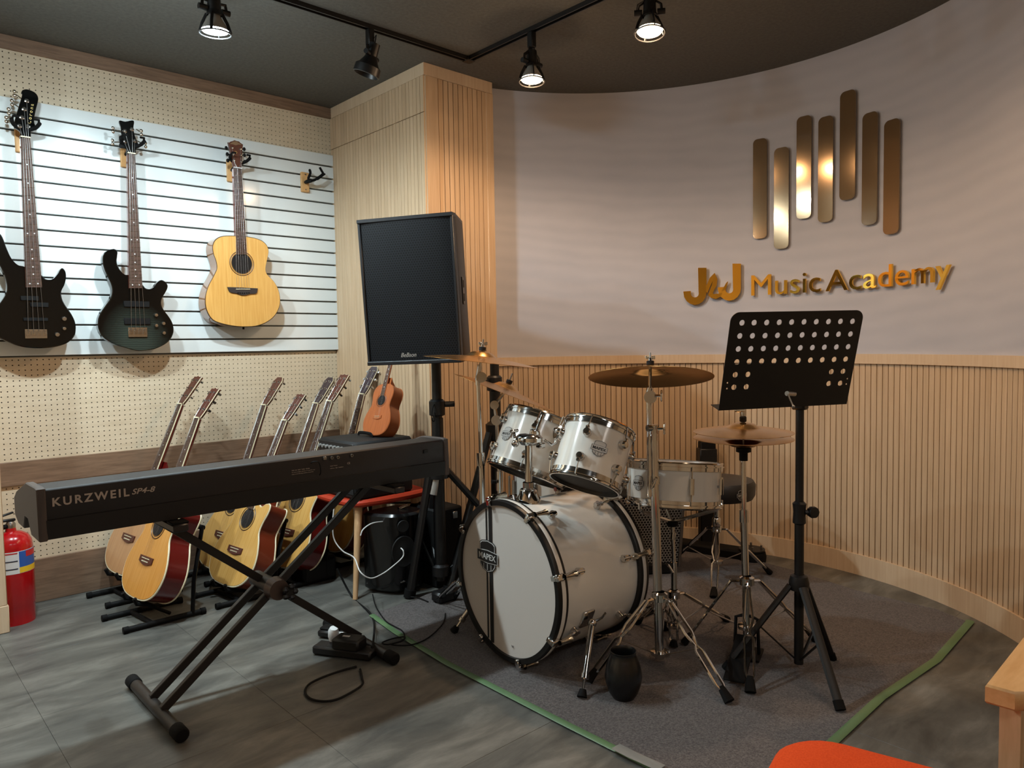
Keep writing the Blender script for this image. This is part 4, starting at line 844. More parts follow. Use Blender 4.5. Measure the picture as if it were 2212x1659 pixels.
# ================================================================== PA SPEAKER ON TRIPOD
SD = 1.07
c4 = [at(771.7, 475.9, D=3.2*SD), at(975, 457.7, D=3.0912*SD), at(998.6, 782.7, D=3.1601*SD), at(798.8, 789.7, D=3.2689*SD)]
sx_ = ((c4[1]-c4[0])+(c4[2]-c4[3])).normalized(); sz_ = (c4[0]-c4[3]); sz_ = (sz_-sx_*sz_.dot(sx_)).normalized(); sn = sx_.cross(sz_); sn = sn if sn.dot(CAM-c4[0]) > 0 else -sn
sc_ = sum(c4, V())/4; SW, SH, SDp = (c4[1]-c4[0]).length, (c4[0]-c4[3]).length, .36
spk = thing('loudspeaker', 'large black loudspeaker with a honeycomb front on a tripod before the pillar', 'speaker', sc_-sn*.18-V((0, 0, SH/2)))
Q = lambda x, y, z=0: sc_+sx_*x+sz_*y+sn*z
hw, hh = SW/2, SH/2
MB().prism([Q(-hw+.006, hh-.012, -.02), Q(hw-.006, hh-.012, -.02), Q(hw, hh-.012, -.05), Q(hw-.07, hh-.012, -SDp), Q(-hw+.07, hh-.012, -SDp), Q(-hw, hh-.012, -.05)], -sz_*(SH-.024), cham=.004).build('cabinet', mat('speaker_cabinet', (26, 25, 27), .5), spk)
for sg in (1, -1):
    MB().prism([Q(-hw-.002, sg*hh, .012), Q(hw+.002, sg*hh, .012), Q(hw+.002, sg*hh, -.04), Q(hw-.07, sg*hh, -SDp), Q(-hw+.07, sg*hh, -SDp), Q(-hw-.002, sg*hh, -.04)], -sz_*sg*.018, cham=.003).build('top_cap' if sg > 0 else 'bottom_cap', mat('speaker_cap', (20, 22, 26), .4), spk)
gx = MB(); nX = 14
rows = [[Q(-hw+.01+(SW-.02)*i/nX, j*(hh-.018), .008*math.sin(PI*i/nX)**.5) for i in range(nX+1)] for j in (1, -1)]
gx.add(rows[0]+rows[1], [(i, i+1, nX+2+i, nX+1+i) for i in range(nX)])
gx.build('grille', grillm, spk, uv=lambda p: ((p-sc_).dot(sx_), (p-sc_).dot(sz_)))
for sg in (-1, 1): MB().box(Q(sg*(hw-.004), 0, -.008), (.014, SH-.03, .03), (sx_, sz_, sn), b=.003).build('grille_edge', mat('speaker_cap', (20, 22, 26), .4), spk)
sd_ = (Q(hw-.07, 0, -SDp)-Q(hw, 0, -.05)).normalized(); on_ = sz_.cross(sd_); on_ = on_ if on_.dot(sx_) > 0 else -on_
hc = Q(hw, -.01, -.05)+sd_*.10+on_*.003
MB().box(hc, (.075, .13, .006), (sd_, sz_, on_), b=.003).build('side_handle', black, spk)
for sg in (-1, 1): MB().box(hc+sz_*sg*.032+on_*.002, (.045, .036, .006), (sd_, sz_, on_), b=.002).build('handle_recess', dkhole, spk)
l0 = at(868, 771, D=3.19*SD); text('printed_brand', 'BeBson', .028, l0+sn*.012-sx_*.0, sx_, sz_, silvertxt, spk, .0006, shear=.35, sx=.9)
def tripod(root, base, ztop, zhub, zlow, feet, rp=.0175, leg_r=.014, m_=black, col=None, twin=False, zfoot=0):
    b = V((base[0], base[1], 0)); MB().cyl(b+V((0, 0, zlow)), b+V((0, 0, zhub+.25)), rp, n=16).build('lower_pole', m_, root)
    MB().cyl(b+V((0, 0, zhub+.2)), b+V((0, 0, ztop)), rp*.82, n=16).build('upper_pole', m_, root)
    MB().lathe([(rp, -.05), (rp*1.7, -.045), (rp*1.8, .03), (rp*1.1, .045)], b+V((0, 0, zhub)), n=16).build('leg_hub', plastic, root)
    MB().lathe([(rp, -.03), (rp*1.5, -.025), (rp*1.5, .02), (rp, .03)], b+V((0, 0, zlow+.05)), n=16).build('brace_collar', plastic, root)
    for f in feet:
        f = V((f[0], f[1], zfoot+.012)); d = (f-b); d.z = 0; d.normalize(); h = b+V((0, 0, zhub-.01))+d*rp*1.5; s_ = d.cross(V((0, 0, 1)))
        lg = MB().tube([h, f], leg_r, 8, flat=.7).build('leg', m_, root)
        MB().cyl(f+(h-f).normalized()*.03, f-(h-f).normalized()*.008, leg_r*1.25, n=10).build('rubber_foot', rubber, lg)
        k_ = h.lerp(f, .52); a_ = b+V((0, 0, zlow+.05))+d*rp
        MB().tube([a_, k_], leg_r*.6, 6, flat=.4).build('leg_brace', m_, root)
stand_x, stand_y = 2.14, 2.87
st1 = thing('speaker_tripod', 'black tripod carrying the large loudspeaker, silver label on its front leg', 'stand', (stand_x, stand_y, 0))
tripod(st1, (stand_x, stand_y), 1.20, .62, .07, [(1.995, 2.93), (2.62, 2.62), (2.25, 3.14)], rp=.029, leg_r=.024)
MB().lathe([(.030, -.04), (.039, -.035), (.039, .03), (.030, .04)], (stand_x, stand_y, .92), n=16).build('height_clamp', plastic, st1)
MB().cyl((stand_x+.03, stand_y-.02, .935), (stand_x+.075, stand_y-.04, .935), .014, n=8).build('clamp_knob', plastic, st1)
MB().tube(crom([V((stand_x-.03, stand_y-.02, .94)), V((stand_x-.05, stand_y-.03, .92)), V((stand_x-.055, stand_y-.03, .87)), V((stand_x-.04, stand_y-.03, .86)), V((stand_x-.035, stand_y-.025, .9))], 4, False), .0025, 5).build('safety_pin', blackm, st1)
# the visible leg, a longer straight tube with a label sleeve (925,1030)->(880,1290)
la, lb_ = V((2.10, 2.83, .66)), V((1.995, 2.93, .012))
hs_ = V((stand_x, stand_y, .61)); fs_ = V((1.995, 2.93, .02)); MB().cyl(hs_.lerp(fs_, .05)-FW*.004, hs_.lerp(fs_, .19)-FW*.004, .0255, n=14).build('label_sleeve', silvertxt, st1)
st2 = thing('speaker_tripod', 'black empty speaker tripod against the curved wall behind the drum kit', 'stand', (2.50, 2.72, 0))
q = at(1068, 786, D=3.78); sb = (q.x, q.y)
st2.location = (sb[0], sb[1], 0)
tripod(st2, sb, q.z, .78, .1, [(at(880, 1345, D=3.3).x+.32, at(880, 1345, D=3.3).y+.12), (sb[0]+.36, sb[1]-.34), (sb[0]+.22, sb[1]+.27)], rp=.029, leg_r=.023)
MB().lathe([(.030, -.04), (.040, -.035), (.040, .03), (.030, .04)], at(1068, 828, D=3.78), n=16).build('height_clamp', plastic, st2)
MB().cyl(at(1055, 826, D=3.76), at(1045, 826, D=3.73), .013, n=8).build('clamp_knob', plastic, st2)
# ================================================================== AMP ON ORANGE CHAIR, UKULELE, SMALL SPEAKERS
ch = V((2.03, 3.32, 0)); och = thing('orange_chair', 'orange moulded seat on splayed wooden legs holding the practice amp', 'chair', ch)
sr = [V((ch.x+x, ch.y+y, .472)) for x, y in ((-.22, -.16), (-.12, -.22), (.13, -.22), (.23, -.16), (.24, .1), (.19, .2), (-.19, .2), (-.24, .1))]
MB().prism(crom(sr, 5), (0, 0, -.035), cham=.012).build('seat', orange, och)
for sx2 in (-1, 1):
    for sy2 in (-1, 1): 
        a = V((ch.x+sx2*.16, ch.y+sy2*.15, .455)); b = V((ch.x+sx2*.235, ch.y+sy2*.22, 0)); MB().cyl(a, b, .02, .012, 12).build('leg', beechv, och)
for sy2 in (-1, 1): MB().tube([V((ch.x-.17, ch.y+sy2*.16, .40)), V((ch.x+.17, ch.y-sy2*.16, .40))], .005, 6).build('cross_wire', black, och)
A_ = at(680, 946, Y=3.25); ac = V((1.995, 3.30, .472)); AX = (V((.04, -1, 0)).normalized(), V((1, .04, 0)).normalized(), V((0, 0, 1)))
AW, AD, AH = .35, .345, .285
amp = thing('practice_amp', 'black guitar practice amp with a knob panel, set on the orange chair', 'amplifier', ac)
cc = ac+V((0, 0, AH/2)); MB().box(cc, (AW, AD, AH), AX, b=.012).build('cabinet', mat('amp_tolex', (15, 14, 15), .7), amp)
fpn = -AX[1]
pn = MB().box(cc+fpn*(AD/2+.0)+V((0, 0, AH/2-.036)), (AW-.03, .008, .05), AX, b=.001).build('control_panel', mat('amp_panel', (52, 50, 50), .3, .4), amp)
for k in range(9): 
    p = cc+fpn*(AD/2+.004)+AX[0]*(-AW/2+.035+k*.034)+V((0, 0, AH/2-.036)); MB().lathe([(0, .014), (.008, .013), (.009, .0)], p, fpn, 12).build('knob', ledgrey, pn)
MB().box(cc+fpn*(AD/2)+V((0, 0, -.045)), (AW-.04, .01, AH-.14), AX, b=.002).build('speaker_cloth', mat('amp_cloth', (20, 20, 20), .9), amp)
MB().tube(crom([cc+AX[0]*-.06+V((0, 0, AH/2+.002)), cc+AX[0]*-.05+V((0, 0, AH/2+.018)), cc+AX[0]*.05+V((0, 0, AH/2+.018)), cc+AX[0]*.06+V((0, 0, AH/2+.002))], 4, False), .008, 6, flat=.5).build('carry_strap', rubber, amp)
ub = at(806, 940, Y=3.24); uh = at(856, 735, Y=3.30)
guitar('small brown ukulele standing on top of the practice amp', V((ub.x, ub.y, ac.z+AH+.012)), uh, (-.985, -.17, 0), koa, koa, headm=koa, L=.94, name='ukulele', nstr=4, depth=.125, slim=.88, group=None, bind=koa, cat='ukulele')
# rounded portable speaker
pc_ = V((2.01, 3.20, 0)); psk = thing('portable_speaker', 'glossy black rounded portable speaker on the floor under the chair', 'speaker', pc_)
q1 = at(831, 1272, Z=.02); pcx = V((2.03, 3.09, 0)); psk.location = pcx
pr = [(-.135, .07), (-.12, -.06), (-.08, -.105), (0, -.125), (.08, -.105), (.12, -.06), (.135, .07), (.09, .115), (-.09, .115)]
ol = crom([pcx+V((x*.87+y*-.3, y*.9+x*.1, .0)) for x, y in pr], 4)
MB().prism([p+V((0, 0, .40)) for p in ol], (0, 0, -.385), cham=.012).build('housing', mat('speaker_gloss', (9, 9, 10), .25, coat=.3), psk)
MB().lathe([(.078, 0), (.074, .003), (.05, .0), (.02, .004), (0, .006)], pcx+V((-.035, -.118, .22)), (-.25, -1, 0), 28, sx=.8).build('woofer_grille', mat('woofer', (10, 10, 10), .6), psk)
MB().lathe([(.03, 0), (.028, .004), (0, .002)], pcx+V((-.035, -.118, .345)), (-.25, -1, 0), 18).build('tweeter', mat('woofer', (10, 10, 10), .6), psk)
for k, z in enumerate((.30, .255, .12, .10, .08)): MB().box(pcx+V((.085, -.085, z)), (.02, .008, .012), (V((.8, .6, 0)), V((-.6, .8, 0)), V((0, 0, 1))), b=.001).build('control_button', mat('button_grey', (84, 84, 86), .4), psk)
MB().cyl(pcx+V((.02, -.0, .402)), pcx+V((.07, .0, .412)), .009, n=10).build('top_handle_end', chrome, psk)
text('printed_brand', 'audio', .012, pcx+V((-.06, -.121, .07)), (1, -.05, 0), (0, 0, 1), silvertxt, psk, .0005)
single(MB().tube(crom([at(722, 1092, Y=3.05), at(719, 1130, Y=3.05), at(722, 1165, Y=3.05), at(740, 1190, Y=3.02), at(765, 1205, Y=2.98), at(778, 1235, Y=2.9), at(800, 1249, Y=2.88), at(825, 1240, Y=2.88), at(850, 1222, Y=2.88), at(870, 1203, Y=2.88), at(871, 1190, Y=2.88), at(866, 1184, Y=2.9)], 6, False), .0028, 6).build('cable', white, origin=at(800, 1249, Y=2.88)), 'white cable drooping from the side of the portable speaker', 'cable')
single(MB().tube(crom([at(779, 1157, Y=3.03), at(785, 1143, Y=3.03), at(805, 1130, Y=3.03), at(835, 1126, Y=3.06)], 6, False), .0028, 6).build('cable', white, origin=at(779, 1157, Y=3.03)), 'white cable arching over the top of the portable speaker', 'cable')
# black case with chrome latches behind the tripod
bc = V((2.27, 3.02, 0)); bx = thing('equipment_case', 'black equipment case with chrome latches behind the loudspeaker tripod', 'case', bc)
MB().box(bc+V((-.02, .03, .2)), (.17, .24, .40), b=.01).build('case_body', blackm, bx)
for dx in (-.06, .03): MB().box(bc+V((dx-.02, -.095, .36)), (.028, .008, .035), b=.002).build('latch', steel, bx)
# big black cabinet on the floor right of the guitar row
bb = V((1.80, 3.50, 0)); bb = thing('floor_monitor', 'low black box on the floor between the guitar row and the orange chair', 'amplifier', (1.80, 3.53, 0))
MB().box((1.80, 3.53, .065), (.19, .15, .13), b=.01).build('cabinet', blackm, bb)
MB().box((1.80, 3.453, .065), (.16, .006, .09), b=.002).build('speaker_cloth', mat('amp_cloth', (20, 20, 20), .9), bb)
# ================================================================== DRUM KIT
def badge(parent, c, n, up, s, dark=True, word='MAPEX', kx=1.32):
    """shield badge with a name band"""
    n = V(n).normalized(); up = (V(up)-n*V(up).dot(n)).normalized(); x = up.cross(n); c = V(c)
    pt = lambda a, b, z=0: c+x*a*s*kx+up*b*s+n*z
    sh = [(-.30, .40), (-.22, .47), (0, .52), (.22, .47), (.30, .40), (.30, -.30), (.2, -.44), (0, -.52), (-.2, -.44), (-.30, -.30)]
    inn = mat('badge_black', (20, 18, 18), .4) if dark else mat('badge_silver', (190, 188, 184), .4); rim = mat('badge_silver', (190, 188, 184), .4) if dark else mat('badge_black', (20, 18, 18), .4)
    b0 = MB().prism([pt(a*1.06, b*1.05, .0006) for a, b in sh], -n*.0006).build('badge', inn, parent)
    MB().prism([pt(a, b, .0012) for a, b in sh], -n*.0006).build('badge_line', rim, b0); MB().prism([pt(a*.93, b*.95, .0018) for a, b in sh], -n*.0006).build('badge_field', inn, b0)
    bd = [(-.40, .15), (0, .19), (.40, .15), (.40, -.17), (0, -.21), (-.40, -.17)]
    MB().prism([pt(a*1.05, b*1.12, .0024) for a, b in bd], -n*.0006).build('badge_band', rim, b0); MB().prism([pt(a, b, .003) for a, b in bd], -n*.0006).build('badge_band', inn, b0)
    text('badge_word', word, .27*s, pt(-.345, -.10, .0032), x, up, rim, b0, .0002, sx=.80*kx, offset=.006*s)
    for a in (-.15, 0, .15): MB().box(pt(a, -.36, .0022), (.025*s, .2*s, .0008), (x, up, n)).build('badge_bar', rim, b0)
def lug(parent, c, n, ax, s=1, rodto=None):
    n = V(n); ax = V(ax); l = MB().lathe([(.016*s, 0), (.016*s, .004), (.013*s, .012), (.015*s, .018), (.011*s, .026), (0, .028)], c, n, 12); l.box(c+n*.018+ax*.008, (.014*s, .014*s, .03*s), (n.cross(ax), n, ax), b=.003)
    o = l.build('lug', chrome, parent)
    if rodto is not None: MB().tube([c+n*.018+ax*.012, rodto], .003, 6).build('tension_rod', chrome, o)
def drum(name, label, top, n, R, L, nl, badge_dir=None, bs=.075, hoop=.014, headmat=drumhead, bottommat=darkhead, lugs2=True, ph=0, group='white lacquer drums of the kit', cat='drum'):
    n = V(n).normalized(); top = V(top); bot = top-n*L; root = thing(name, label, cat, bot, group)
    r = R*.955
    MB().lathe([(r*.98, .003), (r, .003), (r, L-.003), (r*.98, L-.003)], bot, n, 56).build('shell', drumw, root)
    for o_, d_, hm in ((top, n, headmat), (bot, -n, bottommat)):
        MB().lathe([(0, .0), (r*.98, .0), (r*.985, -.004)], o_, d_, 56).build('drum_head', hm, root)
        MB().lathe([(r*1.004, -.018), (R*.985, -.018), (R*.985, -.004), (R*1.012, -.003), (R*1.012, .001), (R*.985, .001), (R*.985, hoop*.55), (R*1.0, hoop*.75), (R*.985, hoop), (r*.985, hoop), (r*.985, .0)], o_, d_, 64).build('hoop', chrome, root)
    X, Y, Z = frame(n)
    if badge_dir is not None:
        bd = V(badge_dir); bd = (bd-n*bd.dot(n)).normalized(); a0 = math.atan2(bd.dot(Y), bd.dot(X))
    else: a0 = 0
    for k in range(nl):
        a = a0+(k+.5)*2*PI/nl+ph; d = X*math.cos(a)+Y*math.sin(a)
        if lugs2 == 'tube':
            o = MB().tube([bot+n*(L*.3)+d*(r+.014), bot+n*(L*.7)+d*(r+.014)], .009, 8).build('tube_lug', chrome, root)
            MB().tube([bot+d*(R*1.01)-n*.0, top+d*(R*1.01)], .003, 6).build('tension_rod', chrome, o); MB().tube([bot+n*L*.5+d*r, bot+n*L*.5+d*(r+.014)], .006, 6).build('lug_foot', chrome, o)
        else:
            lug(root, top-n*(.058)+d*r, d, n, rodto=top+d*(R*1.0)+n*.006); lug(root, bot+n*(.058)+d*r, d, -n, rodto=bot+d*(R*1.0)-n*.006)
    if badge_dir is not None:
        c = (top+bot)/2+bd*r; bmid = top-n*L*.5+bd*(r+.001)
        badge(root, bmid, bd, n, bs, dark=False)
    return root, X, Y, n
# bass drum
bx0, by0, bR, bL = 1.812, 2.032, .306, .468; az = math.radians(93.6); bn = V((math.sin(az), math.cos(az), 0)); bz = bR+.016+GZ
BC = V((bx0, by0, bz)); bd_ = thing('bass_drum', 'big white bass drum lying on its side, black stripes and MAPEX badge on its front', 'drum', (bx0+.23, by0, GZ), 'white lacquer drums of the kit')
rs = bR*.935
MB().lathe([(rs, .03), (rs, bL-.03)], BC, bn, 80).build('shell', drumw, bd_)
for o_, d_, nm in ((BC, bn, 'front'), (BC+bn*bL, -bn, 'rear')):
    hp = MB().lathe([(bR*.93, .012), (bR*.93, -.001), (bR*.99, -.002), (bR, .004), (bR, .042), (bR*.99, .046), (bR*.94, .046), (bR*.94, .012)], o_, d_, 96).build('hoop', black, bd_)
    MB().lathe([(bR*1.0015, .0145), (bR*1.003, .0155), (bR*1.003, .0315), (bR*1.0015, .0325)], o_, d_, 96).build('hoop_inlay', drumw, hp)
fh = MB().lathe([(0, .010), (bR*.935, .010)], BC, bn, 80).build('front_head', drumhead, bd_)
MB().lathe([(0, .008), (bR*.935, .008)], BC+bn*bL, -bn, 64).build('rear_head', darkhead, bd_)
byx = V((0, 0, 1)).cross(bn); byx = byx if byx.y > 0 else -byx     # towards the photo's left on the front head
fz = BC+bn*.0085
for (o_, w_) in ((.118, .008), (.093, .021)):
    hgt = math.sqrt((bR*.93)**2-(o_+.008)**2); MB().box(fz+byx*o_-bn*.0003, (.0012, w_, 2*hgt), (bn, byx, V((0, 0, 1)))).build('stripe', mat('stripe_black', (22, 20, 20), .5), fh)
bcn = at(1051, 1202, X=bx0+.008); badge(bd_, fz+byx*((bcn-BC).dot(byx))+V((0, 0, bcn.z-bz))-bn*.002, -bn, (0, 0, 1), .118, dark=True)
cr = at(1108, 1399, X=bx0+.008); text('head_print', 'W', .014, fz+byx*((cr-BC).dot(byx)+.006)+V((0, 0, cr.z-bz))-bn*.0005, -byx, (0, 0, 1), mat('print_grey', (90, 84, 80), .5), fh, .0003)
ux, uy = V((0, 0, 1)), byx
for k in range(8):
    a = (k+.5)*PI/4-.12; d = ux*math.cos(a)+uy*math.sin(a)
    for o_, s_ in ((BC, 1), (BC+bn*bL, -1)):
        ax2 = bn*s_
        cl = MB().box(o_+ax2*.006+d*(bR+.006), (.026, .018, .034), (ax2.cross(d), d, ax2), b=.004)
        cl.box(o_-ax2*.008+d*(bR*.975), (.020, .026, .012), (ax2.cross(d), d, ax2), b=.003); cl = cl.build('claw', chrome, bd_)
        MB().lathe([(.016, 0), (.010, .012), (.013, .045), (.017, .056), (.0, .060)], o_+ax2*.02+d*(bR+.011), ax2, 12, sx=1, sy=.7).build('claw_grip', nickel, cl)
        MB().tube([o_+ax2*.02+d*(bR+.011), o_+ax2*.105+d*(rs+.016)], .004, 6).build('tension_rod', chrome, cl)
        lg = MB().cyl(o_+ax2*.115+d*rs, o_+ax2*.115+d*(rs+.024), .014, .012, 12); lg.cyl(o_+ax2*.095+d*(rs+.016), o_+ax2*.13+d*(rs+.016), .010, n=10); lg.build('lug', chrome, bd_)
# spurs
def spur(side, tx):
    p = BC+bn*.15+V((0, side*rs*.925, -rs*.38)); f = V(tx)
    MB().box(p+V((0, side*.004, -.0)), (.055, .012, .07), (bn, V((0, .92*side, -.39)), V((0, .39*side, .92))), b=.003).build('spur_bracket', chrome, bd_)
    h = p+V((0, side*.03, -.01)); d = (f-h)
    MB().ball(h, .017, 12).build('spur_joint', chrome, bd_)
    MB().tube([h, h+d*.74], .0118, 10).build('spur_tube', chrome, bd_); MB().tube([h+d*.70, h+d*.76], .015, 10).build('spur_collar', chrome, bd_); MB().tube([h+d*.74, h+d*.93], .005, 8).build('spur_rod', chrome, bd_)
    MB().cyl(h+d*.90, f, .012, .018, 12).build('rubber_foot', rubber, bd_)
    MB().tube([h, h+V((.03, side*.02, .018)), h+V((.05, side*.02, .03))], .005, 6).build('wing_bolt', chrome, bd_)
spur(-1, at(1257, 1506, Z=GZ+.004)); spur(1, at(980, 1364, Z=GZ+.004))
# tom holder on the bass drum
tp = at(1142, 1085, Z=bz+rs*.985); th = thing('tom_holder', 'chrome tom holder post rising from the top of the bass drum', 'drum hardware', tp)
TD = (tp-CAM).dot(FW); T_ = lambda x, y, d=0: at(x, y, D=TD+d)
MB().lathe([(.046, -.005), (.046, .012), (.036, .03), (.034, .045), (.03, .05), (.022, .052), (.022, .075)], T_(1142, 1083), n=20).build('base', chrome, th)
MB().cyl(T_(1142, 1070), T_(1142, 958), .0145, n=16).build('post', chrome, th)
MB().lathe([(.018, -.015), (.028, -.01), (.030, .008), (.02, .016)], T_(1142, 1068, -.0), n=16).build('base_clamp', chrome, th)
mb = MB().lathe([(0, -.022), (.045, -.018), (.062, -.004), (.062, .01), (.05, .02), (0, .024)], T_(1143, 950), n=26, sx=1.0, sy=.7); mb.build('clamp_body', chrome, th)
MB().lathe([(.03, 0), (.028, .005), (0, .006)], T_(1137, 941, -.01), n=18).build('rubber_disc', rubber, th)
MB().tube([T_(1112, 945, -.02), T_(1110, 935, -.03)], .006, 8).build('wing_stem', chrome, th); MB().box(T_(1111, 931, -.03), (.045, .012, .012), b=.004).build('wing_nut', chrome, th)
MB().ball(T_(1113, 958, -.03), .015, 12).build('clamp_bolt', chrome, th); MB().box(T_(1168, 962, -.02), (.03, .03, .022), b=.005).build('clamp_bolt', chrome, th)
MB().lathe([(.020, -.012), (.022, .0), (.018, .014)], T_(1155, 936), n=16).build('arm_socket', chrome, th)
MB().tube([T_(1155, 940, .0), T_(1172, 896, .04)], .0065, 10).build('tom_arm', chrome, th)
MB().tube([T_(1175, 950, .0), T_(1192, 962, .0), T_(1200, 957, .0), T_(1206, 930, .0), T_(1219, 900, .0)], .0065, 10).build('tom_arm', chrome, th)
MB().box(T_(1208, 937, .01), (.045, .045, .05), b=.01).build('arm_bracket', chrome, th)
# toms
def tomfit(c, n, R, L, **k): n = V(n); return dict(top=V(c)+n*L/2, n=n, R=R, L=L, **k)
def camdir(a, b, c): return (RX*a+DY*b+FW*c).normalized()
n2t = camdir(.300, -.91, .29); c2t = at(1280, 984, D=2.7)
drum('tom_drum', 'right-hand small white tom mounted above the bass drum, nearer the ride cymbal', c2t+n2t*.103, n2t, .134, .206, 6, badge_dir=(-.70, -.71, 0), bs=.054, ph=.1)
n1 = camdir(.34, -.92, .19); c1 = at(1156, 966, D=3.06)
drum('tom_drum', 'left-hand white tom tilted behind the chrome tom holder', c1+n1*.115, n1, .168, .23, 6, badge_dir=(-.98, .1, 0), bs=.056, ph=.2)
ft = V((2.66, 2.60, 0)); drum('floor_tom', 'white floor tom standing behind the toms, largely hidden', ft+V((0, 0, .66)), (.02, 0, 1), .205, .40, 8, badge_dir=None, lugs2='tube')
ftr = [o for o in COL.objects if o.name.startswith('floor_tom')][0]
for k in range(3):
    a = k*2*PI/3+.5; d = V((math.cos(a), math.sin(a), 0)); MB().tube([ft+d*.225+V((0, 0, .56)), ft+d*.225+V((0, 0, .12)), ft+d*.245+V((0, 0, .05))], .0055, 8).build('leg', chrome, ftr); MB().cyl(ft+d*.245+V((0, 0, .055)), ft+d*.25+V((0, 0, GZ+.001)), .011, .014, 10).build('rubber_foot', rubber, ftr)
# snare
sn_ = V((.125, .047, .99)).normalized(); s_top = at(1457.5, 1003, D=2.95)
sr_, sX, sY, _n = drum('snare_drum', 'shallow white snare drum on its stand behind the cymbal stand', s_top, sn_, .190, .150, 8, badge_dir=(-.98, .22, 0), bs=.056, lugs2='tube', ph=.0, bottommat=drumhead)
tdir = V((-.25, -.97, 0)); tdir = (tdir-sn_*tdir.dot(sn_)).normalized(); tcn = s_top-sn_*.07+tdir*.19
th_ = at(1548, 1045, D=2.88)
MB().box(th_, (.022, .03, .09), (V((.9, -.43, 0)), V((.43, .9, 0)), V((0, 0, 1))), b=.003).build('strainer', chrome, sr_); MB().box(th_+V((-.01, -.012, .02)), (.014, .012, .045), b=.002).build('strainer_lever', blackm, sr_)
# ------------------------------------------------------------------ stands and cymbals
def cymbal(name, label, c, n, R, parent=None, up=1):
    root = thing(name, label, 'cymbal', c, 'bronze cymbals of the kit')
    pf = [(.006, .034*R/.25), (.02, .034*R/.25), (.045, .026*R/.25), (.062, .012*R/.25), (.07, .008*R/.25)]+[(.07+(R-.07)*k/8, .008*R/.25-.022*(k/8)**1.4*R/.25) for k in range(1, 9)]
    full = pf+[(R, pf[-1][1]-.0012)]+[(r, h-.0015) for r, h in pf[::-1]]
    if up < 0: full = [(r, -h) for r, h in full]
    MB().lathe(full, c, n, 72).build('cymbal_disc', cym, root, origin=V(c)); return root
def topper(c, n, root, wing=True):
    n = V(n).normalized(); c = V(c)
    MB().lathe([(.008, .03), (.0145, .031), (.0145, .046), (.008, .047)], c, n, 14).build('felt_washer', mat('black_felt', (26, 24, 26), .95), root)
    MB().lathe([(.0035, .02), (.0035, .078), (0, .08)], c, n, 10).build('threaded_rod', steel, root)
    if wing:
        X, Y, Z = frame(n); w_ = MB().lathe([(.008, .047), (.007, .058), (0, .06)], c, n, 12)
        for s_ in (-1, 1): w_.box(c+n*.06+RX*s_*.012, (.014, .004, .013), (RX, DY.cross(RX), -DY), b=.0015)
        w_.build('wing_nut', chrome, root)
def chrome_tripod(root, b, zhub, zlow, feet, rp=.0125, zf=GZ):
    b = V((b[0], b[1], 0)); MB().lathe([(rp*1.25, -.02), (rp*2, -.015), (rp*2, .012), (rp*1.25, .018)], b+V((0, 0, zhub)), n=16).build('leg_hub', chrome, root)
    MB().lathe([(rp*1.1, -.008), (rp*2.4, -.006), (rp*2.4, .006), (rp*1.1, .008)], b+V((0, 0, zlow)), n=16).build('brace_hub', chrome, root)
    for f in feet:
        f = V((f[0], f[1], zf+.008)); d = (f-b); d.z = 0; d.normalize(); s_ = d.cross(V((0, 0, 1))).normalized(); h = b+V((0, 0, zhub-.004))+d*rp*2.2; kn = h+d*.028+V((0, 0, -.004))
        mb = MB(); st = []
        e = f.lerp(kn, .09)
        lg = MB().tube([h-d*.01, kn], .009, 6, flat=.6).build('leg', chrome, root)
        for sg in (-1, 1): MB().tube([kn+s_*sg*.008, kn.lerp(e, .35)+s_*sg*.016, kn.lerp(e, .5)+s_*sg*.004, kn.lerp(e, .56)+s_*sg*.015, kn.lerp(e, .93)+s_*sg*.015, e+s_*sg*.005], .0046, 6, flat=1.3).build('leg_strut', chrome, lg)
        MB().tube([f.lerp(kn, .14), f.lerp(kn, .0)], [.013, .020], 8, flat=.8).build('rubber_foot', rubber, lg)
        MB().tube([b+V((0, 0, zlow))+d*rp*1.5, kn.lerp(e, .53)], .006, 6, flat=.35).build('leg_brace', steel, root)
def wing(c, root, s=1): 
    MB().cyl(c, c+RX*.02*s, .005, n=8).build('clamp_bolt', chrome, root); w_ = MB().box(c+RX*.026*s, (.008, .008, .044), (RX, DY.cross(RX), -DY), b=.003); w_.build('wing_nut', chrome, root)
# ride cymbal stand (front, right of the bass drum)
rp_ = V((2.25, 1.645, 0)); RD = (V((2.25, 1.645, .5))-CAM).dot(FW)
rs_ = thing('cymbal_stand', 'tall chrome stand in front of the snare drum carrying the ride cymbal', 'stand', rp_)
Pd = lambda x, y, D=RD: at(x, y, D=D)
pl0, pl1 = at(1425, 1422, D=RD), at(1411, 925, D=RD); 
MB().tube([pl0, pl1], .0172, 14).build('lower_tube', chrome, rs_); 
MB().tube([pl1+V((0, 0, -.02)), pl1+V((0, 0, .012))], .0195, 16).build('tube_clamp', chrome, rs_)
MB().cyl(Pd(1405, 924)-V((.02, 0, 0)), Pd(1420, 924), .013, n=12).build('boom_clamp', chrome, rs_); wing(Pd(1420, 926, RD-.03), rs_)
MB().tube([Pd(1404, 1072), Pd(1402, 868)], .0108, 10).build('upper_tube', chrome, rs_); MB().tube([Pd(1402, 885), Pd(1402, 862)], .0115, 12).build('tube_collar', chrome, rs_)
MB().tube([Pd(1416, 1045), Pd(1416, 1028)], .0185, 14).build('tube_clamp', chrome, rs_); MB().box(Pd(1412, 1044, RD-.03), (.012, .012, .05), (RX, FW, (-DY+RX*.5).normalized()), b=.004).build('wing_nut', chrome, rs_)
